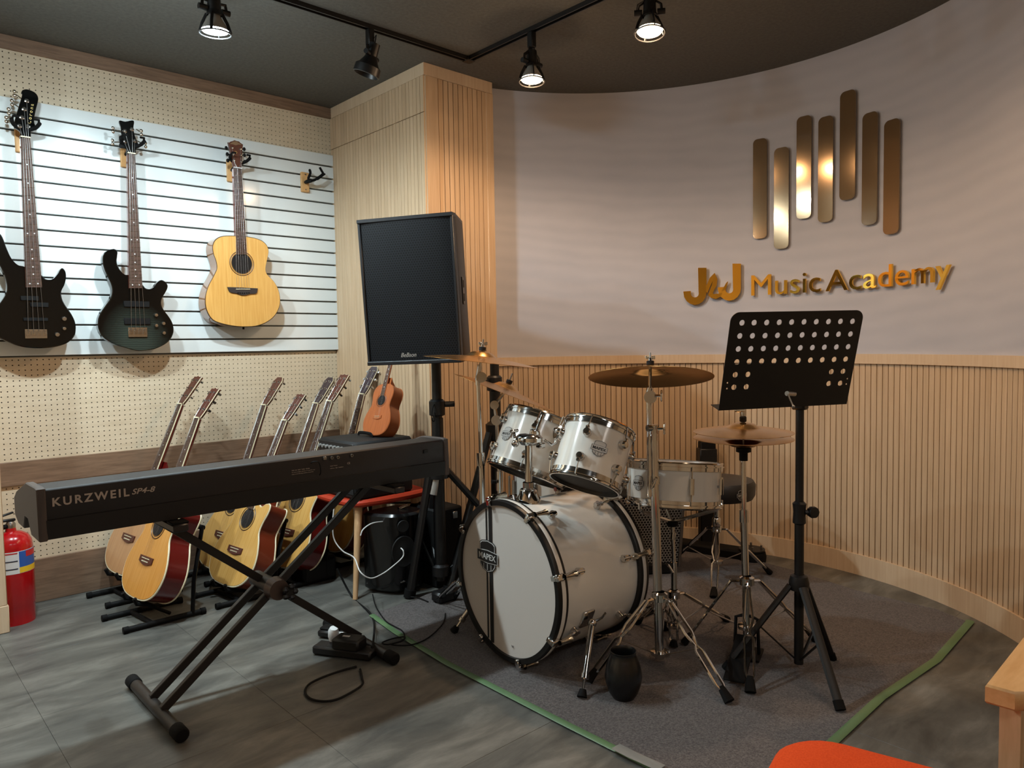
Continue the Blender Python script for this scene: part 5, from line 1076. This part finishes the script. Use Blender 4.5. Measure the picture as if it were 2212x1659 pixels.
MB().cyl(Pd(1405, 858, RD-.014), Pd(1405, 858, RD+.014), .024, n=20).build('tilter_gear', nickel, rs_); MB().tube([Pd(1401, 868), Pd(1402, 850), Pd(1404, 838)], .013, 10).build('tilter', chrome, rs_); wing(Pd(1414, 855, RD-.02), rs_)
rn = (V((0, 0, 1))*math.cos(math.radians(12.5))+V((.677, .736, 0))*math.sin(math.radians(12.5))+RX*.035).normalized()
rc = at(1405, 806, D=RD); MB().tube([Pd(1404, 840), rc+rn*.02], .0065, 8).build('tilter_rod', chrome, rs_)
ride = cymbal('ride_cymbal', 'large bronze ride cymbal seen slightly from below, above the snare drum', rc-rn*.004, rn, .233); topper(rc, rn, rs_)
chrome_tripod(rs_, (pl0.x+.003, pl0.y), .268, .052, [(at(1270, 1475, Z=.01)[0], at(1270, 1475, Z=.01)[1]), (at(1576, 1520, Z=.01)[0], at(1576, 1520, Z=.01)[1]), (at(1437, 1385, Z=.01)[0]+.1, at(1437, 1385, Z=.01)[1]+.07)], rp=.015)
# left crash stand (pole at px 1035)
CD = 3.1; Pc = lambda x, y, D=CD: at(x, y, D=D)
cb = Pc(1046, 1235); cs = thing('cymbal_stand', 'chrome stand left of the bass drum carrying the upper left crash cymbal', 'stand', (cb.x, cb.y, 0))
MB().tube([Pc(1044, 1250), Pc(1040, 985)], .0130, 12).build('lower_tube', chrome, cs); MB().tube([Pc(1039, 1006), Pc(1038, 978)], .0175, 14).build('tube_clamp', chrome, cs)
MB().tube([Pc(1040, 1000), Pc(1033, 825)], .0085, 10).build('upper_tube', chrome, cs); MB().tube([Pc(1033, 832), Pc(1033, 822)], .0115, 10).build('tube_collar', chrome, cs)
MB().cyl(Pc(1040, 815, CD-.02), Pc(1040, 815, CD+.012), .0225, n=20).build('tilter_gear', nickel, cs); MB().tube([Pc(1031, 822), Pc(1034, 805), Pc(1037, 788)], .0105, 10).build('tilter', chrome, cs)
c2c = Pc(1040, 773); n2 = (V((0, 0, 1))+RX*.125+V((.677, .736, 0))*.025).normalized(); MB().tube([Pc(1035, 800), c2c+n2*.02], .005, 8).build('tilter_rod', chrome, cs)
cymbal('crash_cymbal', 'upper left bronze crash cymbal seen edge-on in front of the loudspeaker', c2c-n2*.004, n2, .243); topper(c2c, n2, cs)
f0 = at(945, 1300, Z=.01); bb_ = V((cb.x, cb.y, 0)); dd = V((f0.x, f0.y, 0))-bb_; rot = lambda v, a: V((v.x*math.cos(a)-v.y*math.sin(a), v.x*math.sin(a)+v.y*math.cos(a), 0))
chrome_tripod(cs, cb, .30, .08, [tuple(bb_+dd), (2.42, 2.44), (2.28, 2.66)], rp=.013)
ad = f0; single(MB().box(ad+V((.03, -.01, .026)), (.10, .075, .05), b=.01).build('adapter_box', plastic, origin=ad), 'small black power adapter box on the carpet left of the bass drum', 'adapter')
# second crash behind it
ED = 3.38; Pe = lambda x, y, D=ED: at(x, y, D=D); eb = Pe(1083, 1180)
es = thing('cymbal_stand', 'chrome stand behind the left tom carrying the lower tilted crash cymbal', 'stand', (eb.x, eb.y, 0))
MB().tube([Pe(1080, 1100), Pe(1078, 1025)], .0125, 12).build('lower_tube', chrome, es); MB().tube([V((eb.x, eb.y, .04)), Pe(1080, 1100)], .0125, 12).build('base_tube', chrome, es)
MB().tube([Pe(1079, 1060), Pe(1079, 1018)], .0165, 12).build('tube_clamp', chrome, es); MB().cyl(Pe(1072, 1041, ED-.02), Pe(1062, 1041, ED-.03), .009, n=8).build('clamp_knob', blackm, es)
MB().tube([Pe(1078, 1025), Pe(1073, 915)], .0085, 10).build('upper_tube', chrome, es); MB().cyl(Pe(1072, 908, ED-.03), Pe(1072, 908, ED), .0235, n=18).build('tilter_gear', nickel, es)
MB().tube([Pe(1073, 915), Pe(1069, 880)], .0085, 10).build('joint_arm', chrome, es); MB().cyl(Pe(1068, 875, ED-.03), Pe(1068, 875, ED), .0205, n=18).build('tilter_gear', nickel, es)
c3c = Pe(1093, 843); n3 = (V((0, 0, 1))+RX*.40+V((.677, .736, 0))*.06).normalized(); MB().tube([Pe(1068, 875), c3c], .008, 8).build('tilter_rod', chrome, es)
cymbal('crash_cymbal', 'lower left crash cymbal tilted down towards the left tom', c3c, n3, .248); topper(c3c+n3*.004, n3, es, False)
chrome_tripod(es, eb, .26, .06, [(eb.x-.1, eb.y+.24), (eb.x+.24, eb.y+.08), (eb.x-.02, eb.y-.16)], rp=.0125)
# hi-hat
hb = V((2.555, 1.452, 0)); HD = (V((2.545, 1.44, .5))-CAM).dot(FW); Ph = lambda x, y, D=HD: at(x, y, D=D)
hh_ = thing('hi_hat_stand', 'chrome hi-hat stand with a foot pedal behind the music stand', 'stand', (hb.x, hb.y, 0))
MB().tube([Ph(1613, 1375), Ph(1607, 1100)], .0140, 14).build('lower_tube', chrome, hh_); MB().tube([Ph(1607, 1128), Ph(1607, 1102)], .0175, 14).build('tube_clamp', chrome, hh_)
MB().tube([Ph(1607, 1110), Ph(1606, 985)], .0095, 12).build('upper_tube', chrome, hh_); MB().lathe([(.016, -.03), (.016, .0), (.028, .004), (.028, .018), (.018, .022), (.012, .03)], Ph(1606, 978), n=20).build('clutch_seat', blackm, hh_)
MB().tube([Ph(1606, 985), Ph(1605, 885)], .003, 8).build('pull_rod', steel, hh_); MB().lathe([(.008, 0), (.013, .004), (.013, .02), (.008, .024)], Ph(1605, 912), n=14).build('felt_washer', mat('black_felt', (26, 24, 26), .95), hh_)
MB().lathe([(.008, 0), (.009, .02), (.008, .045)], Ph(1605, 903), n=12).build('clutch', chrome, hh_); MB().box(Ph(1598, 886, HD-.02), (.04, .008, .014), (RX, FW, -DY), b=.003).build('wing_nut', chrome, hh_)
hn = (V((0, 0, 1))+V((.677, .736, 0))*-.01).normalized()
cymbal('hi_hat_cymbal', 'top hi-hat cymbal, bell upwards, below the black music desk', Ph(1605, 927), hn, .186); cymbal('hi_hat_cymbal', 'bottom hi-hat cymbal facing the upper one', Ph(1605, 953), hn, .186, up=-1)
hp_ = Ph(1613, 1345); hub = V((hp_.x, hp_.y, 0))
chrome_tripod(hh_, (hp_.x, hp_.y), .305, .125, [tuple(at(1621, 1500, Z=.01)), tuple(at(1762, 1385, Z=.01)), tuple(at(1478, 1392, Z=.01))], rp=.014)
pd = V((hp_.x, hp_.y, GZ)); fdir = V((.80, .30, 0)).normalized(); sdir = V((-fdir.y, fdir.x, 0))
MB().box(pd-fdir*.0+V((0, 0, .012)), (.12, .11, .012), (fdir, sdir, V((0, 0, 1))), b=.003).build('pedal_plate', blackm, hh_)
for s_ in (-1, 1): MB().tube([pd+sdir*s_*.045+V((0, 0, .01)), pd+sdir*s_*.04+V((0, 0, .15)), pd+sdir*s_*.012+V((0, 0, .16))], .007, 6).build('pedal_frame', blackm, hh_)
MB().box(pd-fdir*.14+V((0, 0, .05)), (.27, .075, .01), ((fdir+V((0, 0, .25))).normalized(), sdir, V((0, 0, 1))), b=.003).build('footboard', blackm, hh_)
# snare stand
sbp = at(1452, 1270, D=2.98); ss = thing('snare_stand', 'chrome snare drum stand with basket arms under the snare drum', 'stand', (sbp.x, sbp.y, 0)); SS = lambda x, y, D=2.98: at(x, y, D=D)
MB().tube([SS(1456, 1340), SS(1456, 1215)], .0125, 12).build('lower_tube', chrome, ss); MB().tube([SS(1456, 1220), SS(1452, 1130)], .008, 10).build('upper_tube', chrome, ss)
MB().lathe([(.02, -.012), (.026, 0), (.02, .012)], SS(1452, 1130), n=14).build('basket_hub', blackm, ss); MB().tube([SS(1453, 1165), SS(1455, 1150)], .012, 10).build('tilter', chrome, ss)
MB().box(SS(1448, 1228, 2.95), (.012, .012, .045), (RX, FW, (-DY-RX*.6).normalized()), b=.004).build('wing_nut', chrome, ss)
for k in range(3):
    a = k*2*PI/3+.9; d = V((math.cos(a), math.sin(a), 0)); c_ = SS(1452, 1128); e_ = V((s_top.x, s_top.y, 0))-sn_*.15+V((0, 0, s_top.z))+d*.185
    MB().tube([c_, c_.lerp(e_, .9)+V((0, 0, -.01)), e_+V((0, 0, .0)), e_+V((0, 0, .022))], .0055, 6, flat=1.5).build('basket_arm', chrome, ss)
chrome_tripod(ss, (SS(1456, 1300).x, SS(1456, 1300).y), .20, .07, [tuple(at(1377, 1347, Z=.01)), tuple(at(1540, 1322, Z=.01)+V((-.05, -.1, 0))), tuple(at(1455, 1400, Z=.01))], rp=.0125)
# bass drum pedal
bpz = BC+bn*(bL+.10); bp = thing('bass_pedal', 'black and chrome bass drum pedal on the carpet behind the bass drum', 'pedal', (bpz.x, bpz.y, GZ))
for s_ in (-1, 1): MB().tube([V((bpz.x, bpz.y+s_*.05, GZ+.005)), V((bpz.x, bpz.y+s_*.045, .23))], .008, 8).build('frame_post', chrome, bp)
MB().cyl(V((bpz.x, bpz.y-.06, .225)), V((bpz.x, bpz.y+.06, .225)), .008, n=10).build('axle', chrome, bp); MB().tube([V((bpz.x, bpz.y, .225)), V((bpz.x-.04, bpz.y, .36))], .004, 8).build('beater_rod', steel, bp); MB().ball((bpz.x-.045, bpz.y, .37), .027, 14).build('beater', mat('felt_grey', (120, 116, 108), .9), bp)
MB().box((bpz.x+.16, bpz.y, .07), (.30, .08, .012), (V((.96, 0, -.26)), V((0, 1, 0)), V((.26, 0, .96))), b=.003).build('footboard', steel, bp); MB().box((bpz.x+.13, bpz.y, GZ+.006), (.36, .09, .008), b=.002).build('base_plate', blackm, bp)
# throne
tc_ = at(1548, 1052, D=3.72); thr = thing('drum_throne', 'round black padded drum stool on a chrome tripod behind the snare', 'stool', (tc_.x, tc_.y, 0))
MB().lathe([(0, -.055), (.14, -.055), (.176, -.05), (.187, -.03), (.19, .02), (.178, .04), (.12, .05), (0, .052)], (tc_.x, tc_.y, tc_.z), n=40).build('seat', mat('black_vinyl', (30, 28, 29), .42), thr)
tq = at(1542, 1160, D=3.72); tbx = (tc_.x, tc_.y)
MB().cyl((tc_.x, tc_.y, .10), (tc_.x, tc_.y, tc_.z-.05), .0145, n=14).build('pole', chrome, thr); MB().lathe([(.016, -.03), (.022, -.02), (.022, .02), (.016, .03)], (tc_.x, tc_.y, .30), n=14).build('pole_clamp', chrome, thr)
tdv = at(1537, 1325, Z=.01); d0 = V((tdv.x, tdv.y, 0))-V((tc_.x, tc_.y, 0)); d0 = d0.normalized()*.30
chrome_tripod(thr, tbx, .27, .10, [tuple(V((tc_.x, tc_.y, 0))+rot(d0, k*2*PI/3)) for k in range(3)], rp=.013)
badge(thr, (tc_.x, tc_.y, tc_.z-.008), (-.35, -.93, 0), (0, 0, 1), .05); 
for o in list(thr.children):
    if o.name.startswith('badge'): o.location = o.location+V((-.35, -.93, 0)).normalized()*.19
# guitar amp leaning behind the snare
ga = at(1395, 1120, D=3.75); gax = (V((.80, -.60, 0)), V((.57, .77, .22)).normalized()); gaz = gax[0].cross(gax[1]); gaz = gaz if gaz.z > 0 else -gaz
gp = thing('tilted_amp', 'black tilted amplifier with a silver honeycomb front behind the snare drum', 'amplifier', (ga.x, ga.y, GZ))
ctr = V((ga.x, ga.y, 0))+gax[1]*.16; ctr.z = .265+GZ; 
AXg = (gax[0], gax[1], gaz); MB().box(ctr, (.42, .26, .42), AXg, b=.01).build('cabinet', blackm, gp)
gf = ctr-gax[1]*.132; g_ = MB(); g_.add([gf+gax[0]*x+gaz*z for x, z in ((-.19, -.19), (.19, -.19), (.19, .19), (-.19, .19))], [(0, 1, 2, 3)]); g_.build('grille', ampgrill, gp, uv=lambda p: ((p-gf).dot(gax[0]), (p-gf).dot(gaz)))
for s_ in (-1, 1): MB().box(gf+gax[0]*s_*.197, (.016, .012, .42), AXg, b=.002).build('side_trim', steel if s_ > 0 else black, gp)
MB().box((ctr.x, ctr.y, .03+GZ), (.34, .2, .06), (gax[0], V((.6, .8, 0)), V((0, 0, 1))), b=.01).build('base', blackm, gp)
# folding column with a long base and a round plate
fc = at(1527, 1165, Z=.012); fcd = V((3.70, 2.36, 0)); col_ = thing('column_stand', 'black upright column on a long flat base ending in a round bolted plate', 'stand', fcd)
cd_ = (fcd-CAM).dot(FW); Cc = lambda x, y: at(x, y, D=cd_)
tz = Cc(1528, 952).z; ux_ = RX; uy_ = V((.677, .736, 0))
MB().box(V((Cc(1527, 1060).x, Cc(1527, 1060).y, tz/2)), (.088, .07, tz), (V((.736, -.677, 0)), uy_, V((0, 0, 1))), b=.006).build('column', blackm, col_)
MB().box(V((Cc(1527, 1060).x, Cc(1527, 1060).y, tz-.09)), (.10, .082, .1), (V((.736, -.677, 0)), uy_, V((0, 0, 1))), b=.006).build('hinge_block', plastic, col_)
e0 = V((3.60, 2.50, 0)); e1 = V((3.69, 2.07, 0)); dl = (e1-e0).normalized(); wl_ = V((-dl.y, dl.x, 0))
MB().box((e0+e1)/2+V((0, 0, .03)), ((e1-e0).length, .11, .055), (dl, wl_, V((0, 0, 1))), b=.01).build('base_beam', blackm, col_)
MB().lathe([(0, .0), (.075, .0), (.078, .03), (.072, .052), (0, .054)], e1+V((0, 0, .002)), n=28).build('beam_end', blackm, col_); pt_ = MB().lathe([(0, .0), (.07, .0), (.07, .008), (0, .009)], e1+V((0, 0, .06)), n=28).build('round_plate', plastic, col_)
for k in range(4): a = k*PI/2+.6; MB().cyl(e1+V((.05*math.cos(a), .05*math.sin(a), .066)), e1+V((.05*math.cos(a), .05*math.sin(a), .088)), .006, n=8).build('bolt', steel, pt_)
# music stand
dk = [at(1578.8, 674.7, D=2.40), at(1865.5, 669.8, D=2.5175), at(1828.5, 872.6, D=2.6236), at(1552.2, 886.8, D=2.5061)]
mc = V((2.535, 1.235, 0)); ms = thing('music_stand', 'black music stand with a perforated desk in front of the lettering wall', 'music stand', (mc.x, mc.y, 0))
dx_ = (dk[1]-dk[0]+dk[2]-dk[3]).normalized(); dyv = (dk[0]-dk[3]+dk[1]-dk[2]); dyv = (dyv-dx_*dyv.dot(dx_)).normalized(); dn = dx_.cross(dyv); dn = dn if dn.dot(CAM-dk[0]) > 0 else -dn
dO = dk[3]; DWd, DHt = (dk[2]-dk[3]).length, ((dk[0]-dk[3])).length
def dpt(px, py):       # where the ray through a pixel meets the desk plane, in desk coordinates
    d = ray(px, py); t = (dO-CAM).dot(dn)/d.dot(dn); p = CAM+d*t-dO; return p.dot(dx_), p.dot(dyv)
holes = []
R0 = [(541, 301), (679, 299), (822, 298), (965, 295), (1106, 293), (1247, 290), (1386, 289), (1525, 287), (1661, 285), (1798, 284)]
R1 = [(516, 451), (660, 449), (803, 447), (945, 444), (1086, 442), (1225, 439), (1364, 437), (1503, 434), (1639, 431), (1775, 429)]
R2 = [(499, 599), (641, 597), (784, 594), (925, 591), (1066, 589), (1204, 586), (1342, 583), (1478, 579), (1615, 576), (1748, 573)]
R3 = [(482, 747), (623, 741), (764, 738), (905, 735), (1044, 732), (1182, 729), (1319, 726), (1454, 722), (1589, 718), (1720, 714)]
R4 = [(464, 892), (607, 888), (1558, 857), (1690, 853)]; R5 = [(448, 1034), (589, 1029), (1527, 992), (1658, 988)]
for row in (R0, R1, R2, R3, R4, R5): holes += [(*dpt(1500+x/5.267, 640+y/5.267), .0098) for x, y in row]
holes += [(*dpt(1500+x/5.267, 640+y/5.267), .0032) for x, y in ((375, 984), (369, 1049), (1740, 936), (1727, 998))]
def plate_holes(W, H, holes, rc, th):
    cu = bpy.data.curves.new('d', 'CURVE'); cu.dimensions = '2D'; cu.fill_mode = 'BOTH'; cu.extrude = th/2
    def spl(pts):
        s = cu.splines.new('POLY'); s.points.add(len(pts)-1)
        for q, (x, y) in zip(s.points, pts): q.co = (x, y, 0, 1)
        s.use_cyclic_u = True
    o_ = [(0, 0), (W, 0)]
    for (cx_, cy_, a0) in ((W-rc, H-rc, 0), (rc, H-rc, 90)):
        for k in range(7): a = math.radians(a0+k*15); o_.append((cx_+rc*math.cos(a), cy_+rc*math.sin(a)))
    spl(o_)
    for (x, y, r) in holes: spl([(x+r*math.cos(2*PI*k/18), y+r*math.sin(2*PI*k/18)) for k in range(18)])
    ob = bpy.data.objects.new('d', cu); COL.objects.link(ob); dg = bpy.context.evaluated_depsgraph_get(); me = bpy.data.meshes.new_from_object(ob.evaluated_get(dg)); bpy.data.objects.remove(ob)
    mb = MB(); mb.add([dO+dx_*v.co.x+dyv*v.co.y+dn*v.co.z for v in me.vertices], [tuple(p.vertices) for p in me.polygons]); return mb
desk = mat('desk_black', (17, 15, 15), .45)
plate_holes(DWd, DHt, holes, .03, .0025).build('desk', desk, ms)
MB().box(dO+dx_*DWd/2-dn*.028+dyv*.001, (DWd, .0025, .056), (dx_, dyv, dn), b=.0008).build('ledge', desk, ms)
jt = at(1720, 845, D=2.56); MB().tube([V((mc.x, mc.y, .25)), V((mc.x, mc.y, .62))], .0165, 16).build('lower_pole', desk, ms)
MB().tube([V((mc.x, mc.y, .04)), V((mc.x, mc.y, .3))], .0165, 16).build('base_pole', desk, ms); MB().tube([V((mc.x, mc.y, .6)), V((mc.x, mc.y, 1.0))], .0145, 16).build('upper_pole', desk, ms)
MB().lathe([(.017, -.045), (.023, -.04), (.021, 0), (.024, .03), (.016, .038)], (mc.x, mc.y, .60), n=18).build('height_clamp', plastic, ms)
kb2 = V((mc.x, mc.y, .60))+RX*.045-FW*.01; kk = MB(); kk.cyl(kb2-RX*.03, kb2, .009, n=8); kk.lathe([(0, -.012), (.02, -.01), (.022, 0), (.02, .01), (0, .012)], kb2, (RX*.3-FW), 10); kk.build('clamp_knob', plastic, ms)
MB().box(V((mc.x, mc.y, 1.0))-FW*.0+V((0, 0, .02)), (.04, .05, .10), b=.006).build('tilt_head', desk, ms)
h0 = at(1700, 850, D=2.47); h1 = at(1716, 851, D=2.50); MB().cyl(h0, h1, .0085, n=12).build('crank_hub', steel, ms); MB().tube([at(1702, 852, D=2.465), at(1713, 877, D=2.45)], .003, 8).build('crank_arm', steel, ms); MB().ball(at(1714, 878, D=2.45), .0055, 10).build('crank_tip', steel, ms)
MB().lathe([(.0175, -.035), (.034, -.03), (.036, -.005), (.03, .02), (.018, .026)], (mc.x, mc.y, .345), n=20).build('leg_hub', plastic, ms)
for f in ((1567, 1442), (1797, 1420), (1815, 1530)):
    p = at(*f, Z=GZ+.01); b_ = V((mc.x, mc.y, 0)); d = (p-b_); d.z = 0; d.normalize(); h = b_+V((0, 0, .33))+d*.032
    lg = MB().tube([h, p], .0165, 8, flat=.62, up=(0, 0, 1)).build('leg', desk, ms); MB().tube([p.lerp(h, .06), p-(h-p).normalized()*.006], .019, 8, flat=.7).build('rubber_foot', rubber, lg)
    MB().tube([b_+V((0, 0, .06))+d*.016, h.lerp(p, .48)], .0065, 6, flat=.5).build('leg_brace', desk, ms)
# vase
vb = at(1349, 1514, Z=GZ); R_ = .061
single(MB().lathe([(0, .0), (.037, .0), (.050, .02), (.0615, .055), (.0635, .075), (.059, .108), (.049, .138), (.043, .152), (.044, .159), (.046, .162), (.043, .163), (.038, .152), (.042, .12), (.046, .08), (0, .02)], V((vb.x+.02, vb.y+.02, GZ)), n=40).build('vase', mat('black_glaze', (14, 14, 14), .3, coat=.2), origin=V((vb.x+.02, vb.y+.02, GZ))), 'black egg-shaped vase on the carpet in front of the bass drum', 'vase')
# ================================================================== FOREGROUND CHAIRS
oc = V((1.185, .43, 0)); ost = thing('orange_stool', 'orange fabric seat with rounded corners at the bottom edge of the photo', 'stool', oc)
seat = []; hx, hy, rc = .225, .205, .10
for (sx2, sy2, a0) in ((1, 1, 0), (-1, 1, 90), (-1, -1, 180), (1, -1, 270)):
    for k in range(8): a = math.radians(a0+k*90/7); seat.append((sx2*(hx-rc)+rc*math.cos(a), sy2*(hy-rc)+rc*math.sin(a)))
ra = math.radians(14); seat = [(x*math.cos(ra)-y*math.sin(ra), x*math.sin(ra)+y*math.cos(ra)) for x, y in seat]
mb = MB(); lev = [(.0, .40), (.96, .385), (1.0, .40), (1.0, .43), (.985, .447), (.93, .457), (.6, .463), (0, .464)]; vs = []; fs = []; nS = len(seat)
for s_, z in lev[1:-1]: vs += [oc+V((x*s_, y*s_, z)) for x, y in seat]
for i in range(len(lev)-3):
    for k in range(nS): fs.append((i*nS+k, i*nS+(k+1) % nS, (i+1)*nS+(k+1) % nS, (i+1)*nS+k))
fs += [tuple(range(nS)), tuple((len(lev)-3)*nS+k for k in range(nS))]
mb.add(vs, fs).build('seat_cushion', orangef, ost, smooth=60)
for sx2 in (-1, 1):
    for sy2 in (-1, 1): MB().cyl(oc+V((sx2*.14, sy2*.13, .39)), oc+V((sx2*.18, sy2*.17, 0)), .018, .012, 10).build('leg', beechv, ost)
a0_ = at(2128, 1478, Z=.60); wc_ = V((a0_.x+.26, a0_.y-.28, 0)); wch = thing('wooden_armchair', 'light wooden armchair cut off at the right edge, one flat armrest showing', 'chair', wc_)
ad_ = V((.995, .03, 0)).normalized(); as_ = V((-ad_.y, ad_.x, 0)); 
for off_ in (0, -.56):
    o = a0_+as_*off_; o.z = .60
    MB().prism([o+as_*.0, o+ad_*.03+as_*.0, o+ad_*.46, o+ad_*.46-as_*.06, o+ad_*.02-as_*.065, o-as_*.045], (0, 0, -.035), cham=.004).build('armrest', beech, wch)
    for dx2 in (.05, .40): MB().prism([o+ad_*dx2+as_*-.012-V((0, 0, .034)), o+ad_*(dx2+.032)+as_*-.012-V((0, 0, .034)), o+ad_*(dx2+.032)-as_*.045-V((0, 0, .034)), o+ad_*dx2-as_*.045-V((0, 0, .034))], (0, 0, -.565)).build('leg', beechv, wch)
for o in wch.children:
    if o.name.startswith('leg'): o.location.z = -.0
ctrS = a0_+ad_*.24-as_*.29; MB().box(V((ctrS.x, ctrS.y, .36)), (.44, .46, .03), (ad_, as_, V((0, 0, 1))), b=.004).build('seat_frame', beech, wch)
MB().box(V((ctrS.x, ctrS.y, .40)), (.43, .44, .06), (ad_, as_, V((0, 0, 1))), b=.02).build('seat_cushion', mat('dark_green_fabric', (34, 40, 36), .9), wch)
